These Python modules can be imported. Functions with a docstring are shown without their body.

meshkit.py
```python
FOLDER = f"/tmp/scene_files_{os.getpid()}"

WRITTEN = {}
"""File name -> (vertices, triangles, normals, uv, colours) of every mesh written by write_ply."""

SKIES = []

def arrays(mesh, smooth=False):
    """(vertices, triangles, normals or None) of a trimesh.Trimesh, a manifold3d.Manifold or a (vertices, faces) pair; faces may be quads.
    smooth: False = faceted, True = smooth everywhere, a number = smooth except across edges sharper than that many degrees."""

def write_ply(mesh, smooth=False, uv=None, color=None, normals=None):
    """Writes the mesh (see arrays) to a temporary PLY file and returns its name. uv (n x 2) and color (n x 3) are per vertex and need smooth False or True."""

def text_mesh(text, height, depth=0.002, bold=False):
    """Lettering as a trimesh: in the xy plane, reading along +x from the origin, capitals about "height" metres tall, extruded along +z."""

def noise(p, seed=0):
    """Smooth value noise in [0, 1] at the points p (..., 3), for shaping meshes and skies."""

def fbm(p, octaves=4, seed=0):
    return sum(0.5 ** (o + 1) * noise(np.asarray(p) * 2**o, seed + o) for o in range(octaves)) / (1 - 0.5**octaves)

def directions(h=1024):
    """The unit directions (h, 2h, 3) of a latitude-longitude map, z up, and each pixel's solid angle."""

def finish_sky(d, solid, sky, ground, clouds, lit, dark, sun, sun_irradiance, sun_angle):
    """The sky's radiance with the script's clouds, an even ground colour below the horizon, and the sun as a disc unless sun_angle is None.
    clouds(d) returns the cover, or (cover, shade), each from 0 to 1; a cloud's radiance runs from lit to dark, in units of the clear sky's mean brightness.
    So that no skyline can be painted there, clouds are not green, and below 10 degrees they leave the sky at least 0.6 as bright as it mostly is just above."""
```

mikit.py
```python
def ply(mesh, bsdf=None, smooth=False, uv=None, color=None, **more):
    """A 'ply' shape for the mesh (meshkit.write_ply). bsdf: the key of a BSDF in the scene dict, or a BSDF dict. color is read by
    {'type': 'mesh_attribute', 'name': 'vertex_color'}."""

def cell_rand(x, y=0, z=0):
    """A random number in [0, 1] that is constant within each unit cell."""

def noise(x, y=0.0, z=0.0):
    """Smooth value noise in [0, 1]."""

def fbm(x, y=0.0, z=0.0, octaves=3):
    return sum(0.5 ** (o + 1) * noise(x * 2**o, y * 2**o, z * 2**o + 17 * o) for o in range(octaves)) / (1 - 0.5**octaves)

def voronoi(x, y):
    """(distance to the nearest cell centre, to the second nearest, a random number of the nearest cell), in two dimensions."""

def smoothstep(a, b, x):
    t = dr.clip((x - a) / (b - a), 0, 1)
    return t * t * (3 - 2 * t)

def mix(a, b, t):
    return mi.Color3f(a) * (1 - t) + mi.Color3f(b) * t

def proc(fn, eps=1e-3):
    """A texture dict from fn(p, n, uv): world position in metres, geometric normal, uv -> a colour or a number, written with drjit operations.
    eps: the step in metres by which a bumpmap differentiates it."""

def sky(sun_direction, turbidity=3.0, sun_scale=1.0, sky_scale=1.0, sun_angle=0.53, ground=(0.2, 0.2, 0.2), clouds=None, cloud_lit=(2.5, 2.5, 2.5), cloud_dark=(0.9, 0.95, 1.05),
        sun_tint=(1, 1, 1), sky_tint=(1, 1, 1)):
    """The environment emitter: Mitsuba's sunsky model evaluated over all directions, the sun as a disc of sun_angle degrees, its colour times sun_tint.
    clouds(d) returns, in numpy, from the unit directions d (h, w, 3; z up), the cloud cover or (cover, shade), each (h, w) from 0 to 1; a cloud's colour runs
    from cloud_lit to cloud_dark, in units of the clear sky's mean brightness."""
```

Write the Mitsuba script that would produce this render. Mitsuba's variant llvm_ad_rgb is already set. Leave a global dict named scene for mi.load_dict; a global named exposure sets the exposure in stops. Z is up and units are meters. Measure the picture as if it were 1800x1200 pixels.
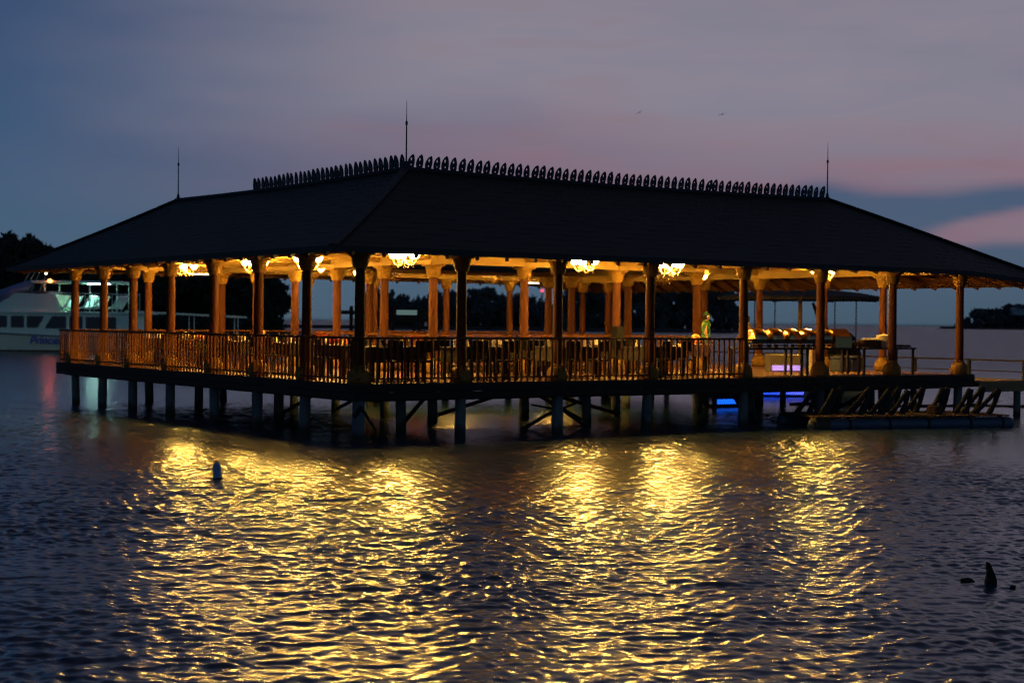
import math, numpy as np, trimesh, mitsuba as mi, drjit as dr, mikit, meshkit
import shapely.geometry as sg
import manifold3d as m3
from mikit import noise, fbm, smoothstep, mix

scene, labels = {}, {}
T = mi.ScalarTransform4f
PI = math.pi

# ------------------------------------------------------------------ camera, sky, exposure
exposure = 5.0                      # a long dusk exposure
EX = 2.0 ** -exposure               # radiances below are written as they read in the picture
CAM_Z, FPX = 2.6, 2860.0            # eye height above the water; focal length in units of the photograph's pixels
pitch, roll = math.radians(-0.69), math.radians(0.55)
fwd = np.array([0, math.cos(pitch), math.sin(pitch)])
right = np.array([math.cos(roll), 0, math.sin(roll)])
right = right - fwd * (right @ fwd); right /= np.linalg.norm(right)
up = np.cross(right, fwd)
scene['camera'] = {'type': 'thinlens', 'fov': math.degrees(2 * math.atan(900 / FPX)), 'fov_axis': 'x', 'aperture_radius': 0.014, 'focus_distance': 22.0,
                   'near_clip': 0.1, 'far_clip': 20000.0,
                   'to_world': T().look_at(origin=[0, 0, CAM_Z], target=[0 + fwd[0], fwd[1], CAM_Z + fwd[2]], up=up.tolist())}


def _ss(a, b, x):
    t = np.clip((x - a) / (b - a), 0, 1)
    return t * t * (3 - 2 * t)


def clouds(d):
    """A bank of dusk-lit cloud ahead and to the right, thinning out to the left, overhead and behind."""
    az = np.degrees(np.arctan2(d[..., 0], d[..., 1]))
    el = np.degrees(np.arcsin(np.clip(d[..., 2], -1, 1)))
    q = np.stack([az / 9.0, el / 2.2, az * 0], -1)
    n = meshkit.fbm(q, 4, 3) - 0.5
    n2 = meshkit.fbm(np.stack([az / 3.0, el / 0.7, az * 0 + 5], -1), 3, 9) - 0.5
    side = _ss(-19, 3, az + 0.5 * (el - 6) + 5 * n) * (1 - _ss(50, 95, az + 30 * n))
    edge = 3.3 + 1.25 * _ss(7, 11, az) - 0.22 * np.sin((az - 11) / 1.9) * _ss(6, 10, az)
    base = _ss(edge - 0.15 - 0.7 * (1 - _ss(6, 10, az)), edge + 0.62 + 0.45 * (1 - _ss(6, 10, az)), el + 0.5 * n + 0.25 * n2)
    bank = side * base * (1 - 0.78 * _ss(10.0, 27, el + 7 * n))
    wedge = _ss(13.0, 15.0, az + 1.0 * n2 - 1.1 * (el - 3.0)) * _ss(2.45, 2.95, el + 0.4 * n2) * (1 - _ss(3.15, 3.6, el + 0.3 * n - 0.19 * (az - 14))) * (1 - _ss(30, 45, az))
    n3 = meshkit.fbm(np.stack([az / 7.0 + el / 3.0, el / 0.42, az * 0 + 9], -1), 4, 21) - 0.5
    streak = 0.93 + 0.22 * n2 + 0.22 * n + 0.22 * n3
    veil = (0.10 + 0.10 * n2) * _ss(6, 13, az) * _ss(0, 3, el) * (1 - _ss(45, 80, az)) * (1 - _ss(9, 16, el))
    cover = np.clip(np.maximum(np.maximum(bank * streak, 0.92 * wedge), veil), 0, 1)
    shade = np.clip(1.05 - _ss(3.6, 9.0, el + 2.5 * n) + 0.45 * n2 + 0.5 * n3, 0, 1)
    return cover, shade


SKY = dict(turbidity=2.0, sun_scale=0.0, sky_scale=1.03 * EX, ground=(0.03, 0.03, 0.03), cloud_lit=(5.6, 5.15, 6.4), cloud_dark=(5.4, 3.5, 4.5), sky_tint=(0.43, 0.585, 0.99))
scene['sky'] = mikit.sky((0.25, -0.93, 0.36), clouds=clouds, **SKY)

# ------------------------------------------------------------------ helpers
RNG = np.random.default_rng(11)
USED = {}


def numbered(name):
    n = USED.get(name, 0)
    USED[name] = n + 1
    return name if n == 0 else f'{name}_{n:03d}'


def put(name, mesh, mat, M=None, parent=None, smooth=False, label=None, cat=None, group=None, kind=None, **more):
    key = numbered(f'{parent}__{name}' if parent else name)
    d = mesh if isinstance(mesh, dict) else mikit.ply(mesh, mat, smooth)
    d = {**d, **more}
    if M is not None:
        d['to_world'] = T(np.asarray(M, float))
    scene[key] = d
    tag(key, label, cat, group, kind)
    return key


def tag(key, label=None, cat=None, group=None, kind=None):
    e = {k: v for k, v in (('label', label), ('category', cat), ('group', group), ('kind', kind)) if v}
    if e:
        labels[key] = e


def thing(name, label, cat, group=None):
    key = numbered(name)
    tag(key, label, cat, group)
    return key


def cat(ms):
    return trimesh.util.concatenate(ms)


def mat4(x=0, y=0, z=0, rz=0.0, s=1.0, ry=0.0, rx=0.0):
    M = np.eye(4)
    c, n = math.cos(rz), math.sin(rz)
    Rz = np.array([[c, -n, 0], [n, c, 0], [0, 0, 1]])
    c, n = math.cos(ry), math.sin(ry)
    Ry = np.array([[c, 0, n], [0, 1, 0], [-n, 0, c]])
    c, n = math.cos(rx), math.sin(rx)
    Rx = np.array([[1, 0, 0], [0, c, -n], [0, n, c]])
    M[:3, :3] = Rz @ Ry @ Rx @ np.diag(np.broadcast_to(s, 3))
    M[:3, 3] = (x, y, z)
    return M


def box(cx, cy, cz, sx, sy, sz, ch=0.0):
    if not ch:
        m = trimesh.creation.box((sx, sy, sz))
    else:
        c = min(ch, 0.45 * min(sx, sy, sz))
        pts = []
        for a in (-1, 1):
            for b in (-1, 1):
                for e in (-1, 1):
                    x, y, z = a * sx / 2, b * sy / 2, e * sz / 2
                    pts += [(x - a * c, y, z - e * c), (x, y - b * c, z - e * c), (x - a * c, y - b * c, z)]
        m = trimesh.convex.convex_hull(np.array(pts))
    m.apply_translation((cx, cy, cz))
    return m


def frame(p, q, up=(0, 0, 1)):
    p, q = np.asarray(p, float), np.asarray(q, float)
    z = (q - p) / np.linalg.norm(q - p)
    x = np.cross(up, z)
    if np.linalg.norm(x) < 1e-4:
        x = np.array([1.0, 0, 0])
    x /= np.linalg.norm(x)
    M = np.eye(4)
    M[:3, 0], M[:3, 1], M[:3, 2], M[:3, 3] = x, np.cross(z, x), z, (p + q) / 2
    return M, np.linalg.norm(q - p)


def bar(p, q, w, h, ch=0.0):
    """A beam from p to q: w wide, h high."""
    M, L = frame(p, q)
    m = box(0, 0, 0, w, h, L, ch)
    m.apply_transform(M)
    return m


def tube(p, q, r0, r1=None, n=12):
    r1 = r0 if r1 is None else r1
    M, L = frame(p, q)
    a = np.arange(n) * 2 * PI / n
    ring = np.stack([np.cos(a), np.sin(a), 0 * a], 1)
    v = np.vstack([ring * r0 - [0, 0, L / 2], ring * r1 + [0, 0, L / 2], [[0, 0, -L / 2], [0, 0, L / 2]]])
    i = np.arange(n); j = (i + 1) % n
    f = np.vstack([np.stack([i, j, j + n], 1), np.stack([i, j + n, i + n], 1), np.stack([j, i, 0 * i + 2 * n], 1), np.stack([i + n, j + n, 0 * i + 2 * n + 1], 1)])
    m = trimesh.Trimesh(v, f, process=False)
    m.apply_transform(M)
    return m


def path_tube(pts, r, n=6):
    pts = np.asarray(pts, float)
    r = np.broadcast_to(r, len(pts))
    return cat([tube(pts[k], pts[k + 1], r[k], r[k + 1], n) for k in range(len(pts) - 1)])


def lathe(prof, n=16, rib=0.0, k=8, cap=True):
    """Surface of revolution from (r, z) pairs, bottom to top; rib: depth of k lobes, as a share of r."""
    prof = np.asarray(prof, float)
    a = np.arange(n) * 2 * PI / n
    v = []
    for r, z in prof:
        rr = r * (1 + rib * np.abs(np.sin(k * a / 2)) - rib / 2)
        v.append(np.stack([rr * np.cos(a), rr * np.sin(a), 0 * a + z], 1))
    m = len(prof)
    v = np.vstack(v + [[[0, 0, prof[0, 1]], [0, 0, prof[-1, 1]]]])
    i = np.arange(n); j = (i + 1) % n
    f = [np.stack([i + r * n, j + r * n, j + r * n + n], 1) for r in range(m - 1)] + [np.stack([i + r * n, j + r * n + n, i + r * n + n], 1) for r in range(m - 1)]
    if cap:
        f += [np.stack([j, i, 0 * i + m * n], 1), np.stack([i + (m - 1) * n, j + (m - 1) * n, 0 * i + m * n + 1], 1)]
    return trimesh.Trimesh(v, np.vstack(f), process=False)


def moved(m, *a, **k):
    m = m.copy()
    m.apply_transform(mat4(*a, **k))
    return m


def extrude(poly, depth):
    return trimesh.creation.extrude_polygon(poly, depth, engine='earcut')


# ------------------------------------------------------------------ materials
def rgb(*c):
    return {'type': 'rgb', 'value': [float(x) for x in c]}


def mat(name, color, rough=0.7, metallic=0.0, twosided=True, bump=None, **more):
    b = {'type': 'principled', 'base_color': mikit.proc(color) if callable(color) else rgb(*color), 'roughness': rough, 'metallic': metallic, **more}
    if bump:
        b = {'type': 'bumpmap', 'nested_texture': mikit.proc(bump[0]), 'scale': bump[1], 'nested_bsdf': b}
    scene[name] = {'type': 'twosided', 'bsdf': b} if twosided else b
    return name


def grainy(c0, c1, sx, sy, sz):
    return lambda p, n, uv: mix(c0, c1, fbm(p.x * sx, p.y * sy, p.z * sz, 3))


mat('m_water', (0.014, 0.034, 0.046), 0.2, twosided=False, eta=1.333)
scene['m_water']['roughness'] = mikit.proc(lambda p, n, uv: 0.19 + 0.15 * smoothstep(50.0, 110.0, p.y))   # choppier beyond the sheltered water at the pavilion
mat('m_roof', grainy((0.0028, 0.0105, 0.0055), (0.005, 0.0155, 0.0085), 0.9, 0.9, 3.0), 0.6, specular=0.15)
mat('m_roof_trim', (0.025, 0.030, 0.028), 0.6, specular=0.15)
mat('m_iron', (0.02, 0.02, 0.022), 0.5, 0.3)
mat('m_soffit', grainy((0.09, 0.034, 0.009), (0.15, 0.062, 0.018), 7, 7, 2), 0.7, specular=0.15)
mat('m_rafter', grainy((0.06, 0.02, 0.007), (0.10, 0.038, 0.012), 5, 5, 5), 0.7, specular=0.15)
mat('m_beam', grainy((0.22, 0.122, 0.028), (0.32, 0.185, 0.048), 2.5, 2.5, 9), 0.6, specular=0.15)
mat('m_column', grainy((0.048, 0.012, 0.0025), (0.095, 0.025, 0.005), 14, 14, 1.2), 0.7, specular=0.15)
mat('m_capital', grainy((0.13, 0.060, 0.009), (0.26, 0.125, 0.018), 22, 22, 22), 0.6, specular=0.15)
mat('m_deck', grainy((0.07, 0.030, 0.009), (0.12, 0.055, 0.018), 3, 3, 3), 0.55, specular=0.15)
mat('m_fascia', grainy((0.018, 0.012, 0.009), (0.038, 0.026, 0.018), 3, 3, 9), 0.7, specular=0.15)
mat('m_rail', grainy((0.07, 0.020, 0.0045), (0.13, 0.042, 0.009), 10, 10, 2), 0.8, specular=0.15)
mat('m_walk', grainy((0.16, 0.10, 0.045), (0.26, 0.17, 0.08), 2, 2, 8), 0.7, specular=0.15)
mat('m_pile', lambda p, n, uv: mix(mix((0.018, 0.024, 0.016), (0.04, 0.045, 0.03), fbm(p.x * 9, p.y * 9, p.z * 9, 2)), mix((0.05, 0.068, 0.07), (0.15, 0.175, 0.165), fbm(p.x * 5, p.y * 5, p.z * 2.2, 3)),
                           smoothstep(0.10, 0.34, p.z + 0.25 * (noise(p.x * 6, p.y * 6, 2.0) - 0.5))), 0.8, specular=0.15)        # weed up to the tide mark
mat('m_dark_wood', grainy((0.015, 0.011, 0.009), (0.04, 0.028, 0.02), 8, 8, 8), 0.5, specular=0.15)
mat('m_black', (0.008, 0.007, 0.007), 0.8, specular=0.15)
mat('m_brass', (0.40, 0.25, 0.09), 0.35, 1.0)
mat('m_frost', (0.75, 0.68, 0.55), 0.4)
mat('m_chrome', (0.52, 0.36, 0.14), 0.22, 1.0)
mat('m_cream', (0.42, 0.33, 0.18), 0.7)
mat('m_white', (0.50, 0.48, 0.43), 0.5)
mat('m_counter', (0.10, 0.08, 0.055), 0.6)
mat('m_pan', (0.09, 0.065, 0.035), 0.4, 1.0)
mat('m_red', (0.55, 0.05, 0.03), 0.5)
mat('m_orange', (0.70, 0.20, 0.04), 0.6)
mat('m_glassware', (0.8, 0.8, 0.8), 0.08, twosided=False, spec_trans=0.6, eta=1.45)
mat('m_skin', (0.36, 0.19, 0.11), 0.55)
mat('m_hair', (0.015, 0.012, 0.01), 0.5)
mat('m_green_shirt', (0.03, 0.12, 0.015), 0.8)
mat('m_green_cap', (0.015, 0.07, 0.012), 0.8)
mat('m_beige_shirt', (0.46, 0.34, 0.19), 0.8)
mat('m_trousers', (0.03, 0.03, 0.035), 0.8)
mat('m_bin', (0.025, 0.032, 0.06), 0.5)
mat('m_boat', grainy((0.62, 0.84, 0.60), (0.72, 0.92, 0.68), 1.5, 1.5, 3), 0.35)
mat('m_boat_dark', (0.02, 0.025, 0.028), 0.15)
mat('m_boat_trim', (0.20, 0.25, 0.26), 0.4)
mat('m_tarp_blue', (0.14, 0.20, 0.32), 0.7)
mat('m_lettering', (0.02, 0.06, 0.45), 0.5)
mat('m_seat', (0.55, 0.66, 0.60), 0.25)
mat('m_pontoon', grainy((0.022, 0.045, 0.07), (0.05, 0.08, 0.11), 3, 3, 6), 0.5)
mat('m_raft_wood', grainy((0.035, 0.02, 0.011), (0.08, 0.047, 0.026), 6, 6, 6), 0.8, specular=0.15)
mat('m_canopy', grainy((0.045, 0.035, 0.025), (0.08, 0.062, 0.045), 2, 2, 2), 0.8, specular=0.15)
mat('m_drift', (0.016, 0.016, 0.014), 0.7, specular=0.15)
mat('m_buoy', (0.10, 0.22, 0.36), 0.5)
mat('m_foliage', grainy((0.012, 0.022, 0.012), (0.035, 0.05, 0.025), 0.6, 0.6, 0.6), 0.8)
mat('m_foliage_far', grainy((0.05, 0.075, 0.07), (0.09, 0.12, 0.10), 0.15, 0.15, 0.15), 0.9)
mat('m_bark', (0.03, 0.025, 0.02), 0.9)
mat('m_land', (0.05, 0.045, 0.035), 0.9)

AMBER = np.array([1.0, 0.59, 0.11])


def lamp(c, k):
    return {'type': 'area', 'radiance': rgb(*(np.asarray(c, float) * k * EX))}


# ------------------------------------------------------------------ water
WAVES = []
_r = np.random.default_rng(5)
for k in range(150):
    f = k / 149.0
    lam = 0.08 * 40.0 ** f                            # 0.10 m to 3.2 m
    th = _r.normal(0.0, 0.85 if lam < .7 else .5) - PI / 2 + 0.3
    slope_ = 0.165 * math.exp(-((math.log(lam / 0.18)) / 0.85) ** 2) + (0.034 if lam < 0.8 else 0.020)
    WAVES.append((2 * PI / lam * math.cos(th), 2 * PI / lam * math.sin(th), lam, _r.uniform(0, 2 * PI), (0.6 + 0.8 * _r.random()) * slope_ * math.sqrt(2.0 / 75)))


def water_mesh():
    fine = np.radians(np.linspace(-20.5, 20.5, 690))
    rest = np.radians(np.concatenate([np.linspace(20.5, 339.5, 90)[1:-1]]))
    ang = np.concatenate([fine, rest])
    rr, r = [0.6, 1.2, 2, 3, 4, 5, 6, 7, 7.6, 8.2, 8.7], 9.2
    while r < 7000:
        rr.append(r)
        r += 0.0014 * r if r < 42 else (0.0019 * r if r < 62 else (0.012 * r if r < 250 else 0.06 * r))
    rr = np.array(rr)
    R, A = np.meshgrid(rr, ang, indexing='ij')
    X, Y = R * np.sin(A), R * np.cos(A)
    DR = np.broadcast_to(np.gradient(rr)[:, None], R.shape)
    inside = np.broadcast_to((np.arange(len(ang)) < len(fine))[None, :], R.shape)
    cell = np.where(inside, np.maximum(DR, R * 0.00104), R * 0.07)
    gust = 0.30 + 1.30 * _ss(0.22, 0.72, meshkit.fbm(np.stack([X / 6.0 + Y / 30.0, Y / 11.0, 0 * X], -1), 3, 4))
    gust *= 0.55 + 0.56 * meshkit.fbm(np.stack([X / 1.3, Y / 2.2, 0 * X + 3], -1), 2, 8)
    Z = np.zeros_like(X)
    for kx, ky, lam, ph, w in WAVES:
        damp = _ss(1.8, 3.4, lam / cell)
        Z += damp * w * lam / (2 * PI) * np.cos(kx * X + ky * Y + ph)
    Z *= gust
    Z += 1.5 * np.where(Z > 0, Z * Z, 0)
    n, m = R.shape
    i = np.arange(n - 1)[:, None] * m
    j = np.arange(m)[None, :]
    j1 = (j + 1) % m
    a, b, c, d = (i + j), (i + j1), (i + m + j1), (i + m + j)
    f = np.vstack([np.stack([a.ravel(), c.ravel(), b.ravel()], 1), np.stack([a.ravel(), d.ravel(), c.ravel()], 1)])
    v = np.stack([X.ravel(), Y.ravel(), Z.ravel()], 1)
    v = np.vstack([v, [[0, 0, 0]]])
    j = np.arange(m)
    f = np.vstack([f, np.stack([0 * j + len(v) - 1, j, (j + 1) % m], 1)])
    # faces look up
    t = v[f[:, 1]] - v[f[:, 0]], v[f[:, 2]] - v[f[:, 0]]
    flip = (t[0][:, 0] * t[1][:, 1] - t[0][:, 1] * t[1][:, 0]) < 0
    f[flip] = f[flip][:, ::-1]
    return trimesh.Trimesh(v, f, process=False)


put('water', water_mesh(), 'm_water', smooth=True, label='dark rippled sea reflecting the amber lamps of the pavilion', kind='structure')

# ------------------------------------------------------------------ pavilion: frame of reference
# u runs along the front that leads off to the right, v along the front that leads off to the left; z = 0 is the water
P0 = np.array([-3.28, 34.5])
DU, DV = np.array([0.818, 0.575]), np.array([-0.575, 0.818])
PAV = np.eye(4)
PAV[:2, 0], PAV[:2, 1], PAV[:2, 3] = DU, DV, P0
ROT = math.atan2(DU[1], DU[0])


def W(u, v, z=0.0):
    q = P0 + DU * u + DV * v
    return np.array([q[0], q[1], z])


DECK = 1.25
U1, V1 = 20.0, 18.4                      # outer edges of the deck
HU0, HU1, HV0, HV1 = 5.5, 13.95, 5.5, 12.1   # the open court in the middle
pav = thing('pavilion', 'open sided timber pavilion on piles over the sea with dark hipped roof and lit columns', 'pavilion')


def part(name, mesh, m, **k):
    return put(name, mesh, m, M=PAV, parent=k.pop('parent', pav), **k)


# deck: boards on joists, dark fascia around
def ring_slab(z0, z1, e=0.0):
    parts = [(0 - e, U1 + e, 0 - e, HV0 + e), (0 - e, U1 + e, HV1 - e, V1 + e), (0 - e, HU0 + e, HV0 + e, HV1 - e), (HU1 - e, U1 + e, HV0 + e, HV1 - e)]
    return cat([box((a + b) / 2, (c + d) / 2, (z0 + z1) / 2, b - a, d - c, z1 - z0) for a, b, c, d in parts])


deck = part('deck', ring_slab(DECK - 0.05, DECK), 'm_deck', label='lit brown timber deck')
for (u0, v0, u1, v1) in ((0, 0, U1, 0), (0, 0, 0, V1), (U1, 0, U1, V1), (0, V1, U1, V1), (HU0, HV0, HU1, HV0), (HU0, HV1, HU1, HV1), (HU0, HV0, HU0, HV1), (HU1, HV0, HU1, HV1)):
    along_u = v0 == v1
    L0, L1 = (u0, u1) if along_u else (v0, v1)
    nseg = max(2, int(round((L1 - L0) / 3.3)))
    for k in range(nseg):
        a, b = L0 + (L1 - L0) * k / nseg + 0.004, L0 + (L1 - L0) * (k + 1) / nseg - 0.004
        for (zc, hh) in ((DECK - 0.105, 0.17), (DECK - 0.275, 0.16)):
            m = box((a + b) / 2, v0, zc, b - a, 0.05, hh, 0.006) if along_u else box(u0, (a + b) / 2, zc, 0.05, b - a, hh, 0.006)
            part('fascia_board', m, 'm_fascia', parent=deck)
js = []
for u in np.arange(0.6, U1, 1.2):
    for (a, b) in (((0.1, HV0 - .1), (HV1 + .1, V1 - .1)) if HU0 < u < HU1 else ((0.1, V1 - .1),)):
        js.append(box(u, (a + b) / 2, DECK - 0.16, 0.09, b - a, 0.21))
part('joists', cat(js), 'm_fascia', parent=deck, kind='stuff')

# piles
COLS_FRONT = [0.2, 2.8, 5.48, 8.27, 11.35, 14.1, 16.87, 19.65]
COLS_LEFT = [2.75, 5.2, 7.7, 10.4, 13.0, 15.2, 17.55]
COLS = [(u, 0.25) for u in COLS_FRONT] + [(0.25, v) for v in COLS_LEFT]
COLS += [(5.15, 5.15), (8.05, 5.2), (11.2, 5.2), (14.25, 5.3)]                        # around the court
COLS += [(5.15, 7.6), (5.15, 10.2), (5.15, 12.75), (5.15, 15.3), (14.3, 8.5), (14.3, 11.35), (14.3, 12.6), (7.6, 12.6)]
COLS += [(2.6, 17.6), (5.1, 17.65), (8.2, 17.65), (10.7, 17.65), (13.6, 17.65), (16.3, 17.65), (19.6, 17.65)]
COLS += [(19.65, 3.1), (19.65, 5.5), (19.65, 8.35), (19.65, 11.0), (19.65, 13.8), (19.65, 16.2)]
for k, (u, v) in enumerate(COLS + [(2.7, 2.7), (2.7, 8.9), (2.7, 14.0), (8.2, 2.7), (13.9, 2.7), (17.0, 2.7), (17, 8.0), (17, 13), (9.3, 15)]):
    du, dv = RNG.normal(0, 0.05, 2)
    r = 0.125 + RNG.normal(0, 0.008)
    m = tube((u + du, v + dv, -0.9), (u + du * 0.2, v + dv * 0.2, DECK - 0.055 if k >= len(COLS) else DECK - 0.06), r * 1.05, r, 14)
    part('pile', m, 'm_pile', smooth=40)
# cross heads and braces under the deck
for (u0, v0, u1, v1) in ((0.25, 0.25, 0.25, V1 - .3), (0.3, 0.25, U1 - .3, 0.25), (5.15, 5.2, 14.3, 5.2), (5.15, 5.2, 5.15, 17.6), (14.3, 5.3, 14.3, 17.6)):
    part('bearer', bar((u0, v0, DECK - 0.33), (u1, v1, DECK - 0.33), 0.16, 0.13), 'm_fascia')

for (a, b) in (((2.7, 2.7, .1), (5.1, 5.1, .85)), ((5.15, 5.15, .15), (8.0, 5.2, .85)), ((11.2, 5.2, .1), (8.2, 5.2, .85)), ((8.25, 2.7, .05), (8.05, 5.1, .85)), ((5.15, 10.2, .1), (5.15, 7.7, .85)),
               ((2.7, 8.9, .05), (5.1, 10.2, .85)), ((11.3, .3, .55), (13.0, 2.6, .9)), ((14.3, 8.5, .1), (14.3, 11.2, .85)), ((17, 2.7, .05), (19.5, 3.1, .85))):
    part('brace', tube(a, b, .055, .05, 8), 'm_drift', smooth=40)

# columns: shaft with a flaring carved capital and a lotus base
Z_CAP0, Z_CAP1 = 3.74, 4.06
shaft = mikit.ply(lathe([(0.118, DECK), (0.118, 2.2), (0.112, 3.2), (0.108, Z_CAP0)], 18), 'm_column', 40)
cap_m = cat([lathe([(0.108, Z_CAP0 - .03), (0.15, Z_CAP0 - .02), (0.155, Z_CAP0 + .0), (0.145, Z_CAP0 + .02), (0.165, Z_CAP0 + .035), (0.178, Z_CAP0 + .10), (0.185, Z_CAP0 + .155), (0.172, Z_CAP0 + .165), (0.19, Z_CAP0 + .18), (0.208, Z_CAP0 + .24), (0.215, Z_CAP0 + .262)], 40, 0.09, 14),
             box(0, 0, Z_CAP1 - 0.030, 0.45, 0.45, 0.056, 0.014)])
capital = mikit.ply(cap_m, 'm_capital', 50)
base_m = cat([lathe([(0.20, DECK), (0.235, DECK + .03), (0.24, DECK + .1), (0.235, DECK + .17), (0.21, DECK + .25), (0.17, DECK + .31), (0.125, DECK + .34)], 40, 0.10, 14),
              lathe([(0.12, DECK + .335), (0.145, DECK + .35), (0.145, DECK + .37), (0.12, DECK + .385)], 20)])
base = mikit.ply(base_m, 'm_capital', 50)
for k, (u, v) in enumerate(COLS):
    M = PAV @ mat4(u, v, 0, RNG.uniform(0, 0.1))
    c = put('column', shaft, None, M=M, parent=pav)
    put('capital', capital, None, M=PAV @ mat4(u, v, 0), parent=c)
    put('base', base, None, M=M, parent=c)

# beams on the capitals
ZB0, ZB1 = 4.063, 4.40


def beam_line(pts, w=0.2, z0=ZB0, z1=ZB1, m='m_beam', name='beam'):
    for (a, b) in zip(pts[:-1], pts[1:]):
        a, b = np.array(a, float), np.array(b, float)
        d = (b - a) / np.linalg.norm(b - a)
        part(name, bar((*(a + d * .003), (z0 + z1) / 2), (*(b - d * .003), (z0 + z1) / 2), w, z1 - z0, 0.012), m)


beam_line([(u, 0.25) for u in [0.14] + COLS_FRONT[1:] + [19.9]])
beam_line([(0.25, v) for v in [0.36] + COLS_LEFT[:-1] + [18.6]])
beam_line([(u, 5.2) for u in (5.25, 8.05, 11.2, 14.2)])
beam_line([(5.15, v) for v in (5.1, 7.6, 10.2, 12.75, 15.3, 17.5)])
beam_line([(14.3, v) for v in (5.1, 8.5, 11.35, 12.5)])
beam_line([(u, 12.6) for u in (5.26, 7.6, 10.9, 14.4)])
beam_line([(u, 17.65) for u in (0.36, 2.6, 5.1, 8.2, 10.7, 13.6, 16.3, 19.5)])
beam_line([(19.65, v) for v in (0.36, 3.1, 5.5, 8.35, 11.0, 13.8, 16.2, 18.6)])
for u, u2 in ((2.8, 2.8), (8.27, 8.05), (11.35, 11.2), (14.1, 14.1), (16.87, 16.87)):
    part('tie_beam', bar((u, 0.36, 4.27), (u2, 5.09 if u2 < 15 and u2 > 5 else 5.3, 4.27), 0.14, 0.2, 0.01), 'm_beam')
for v in COLS_LEFT[:-1]:
    part('tie_beam', bar((0.36, v, 4.27), (5.04, v + 0.05, 4.27), 0.14, 0.2, 0.01), 'm_beam')
for u in (2.6, 8.2, 10.7, 13.6):
    part('tie_beam', bar((u, 12.71, 4.27), (u, 17.54, 4.27), 0.14, 0.2, 0.01), 'm_beam')
for v in (8.4, 11.1):
    part('tie_beam', bar((14.41, v, 4.27), (19.54, v, 4.27), 0.14, 0.2, 0.01), 'm_beam')

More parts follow.
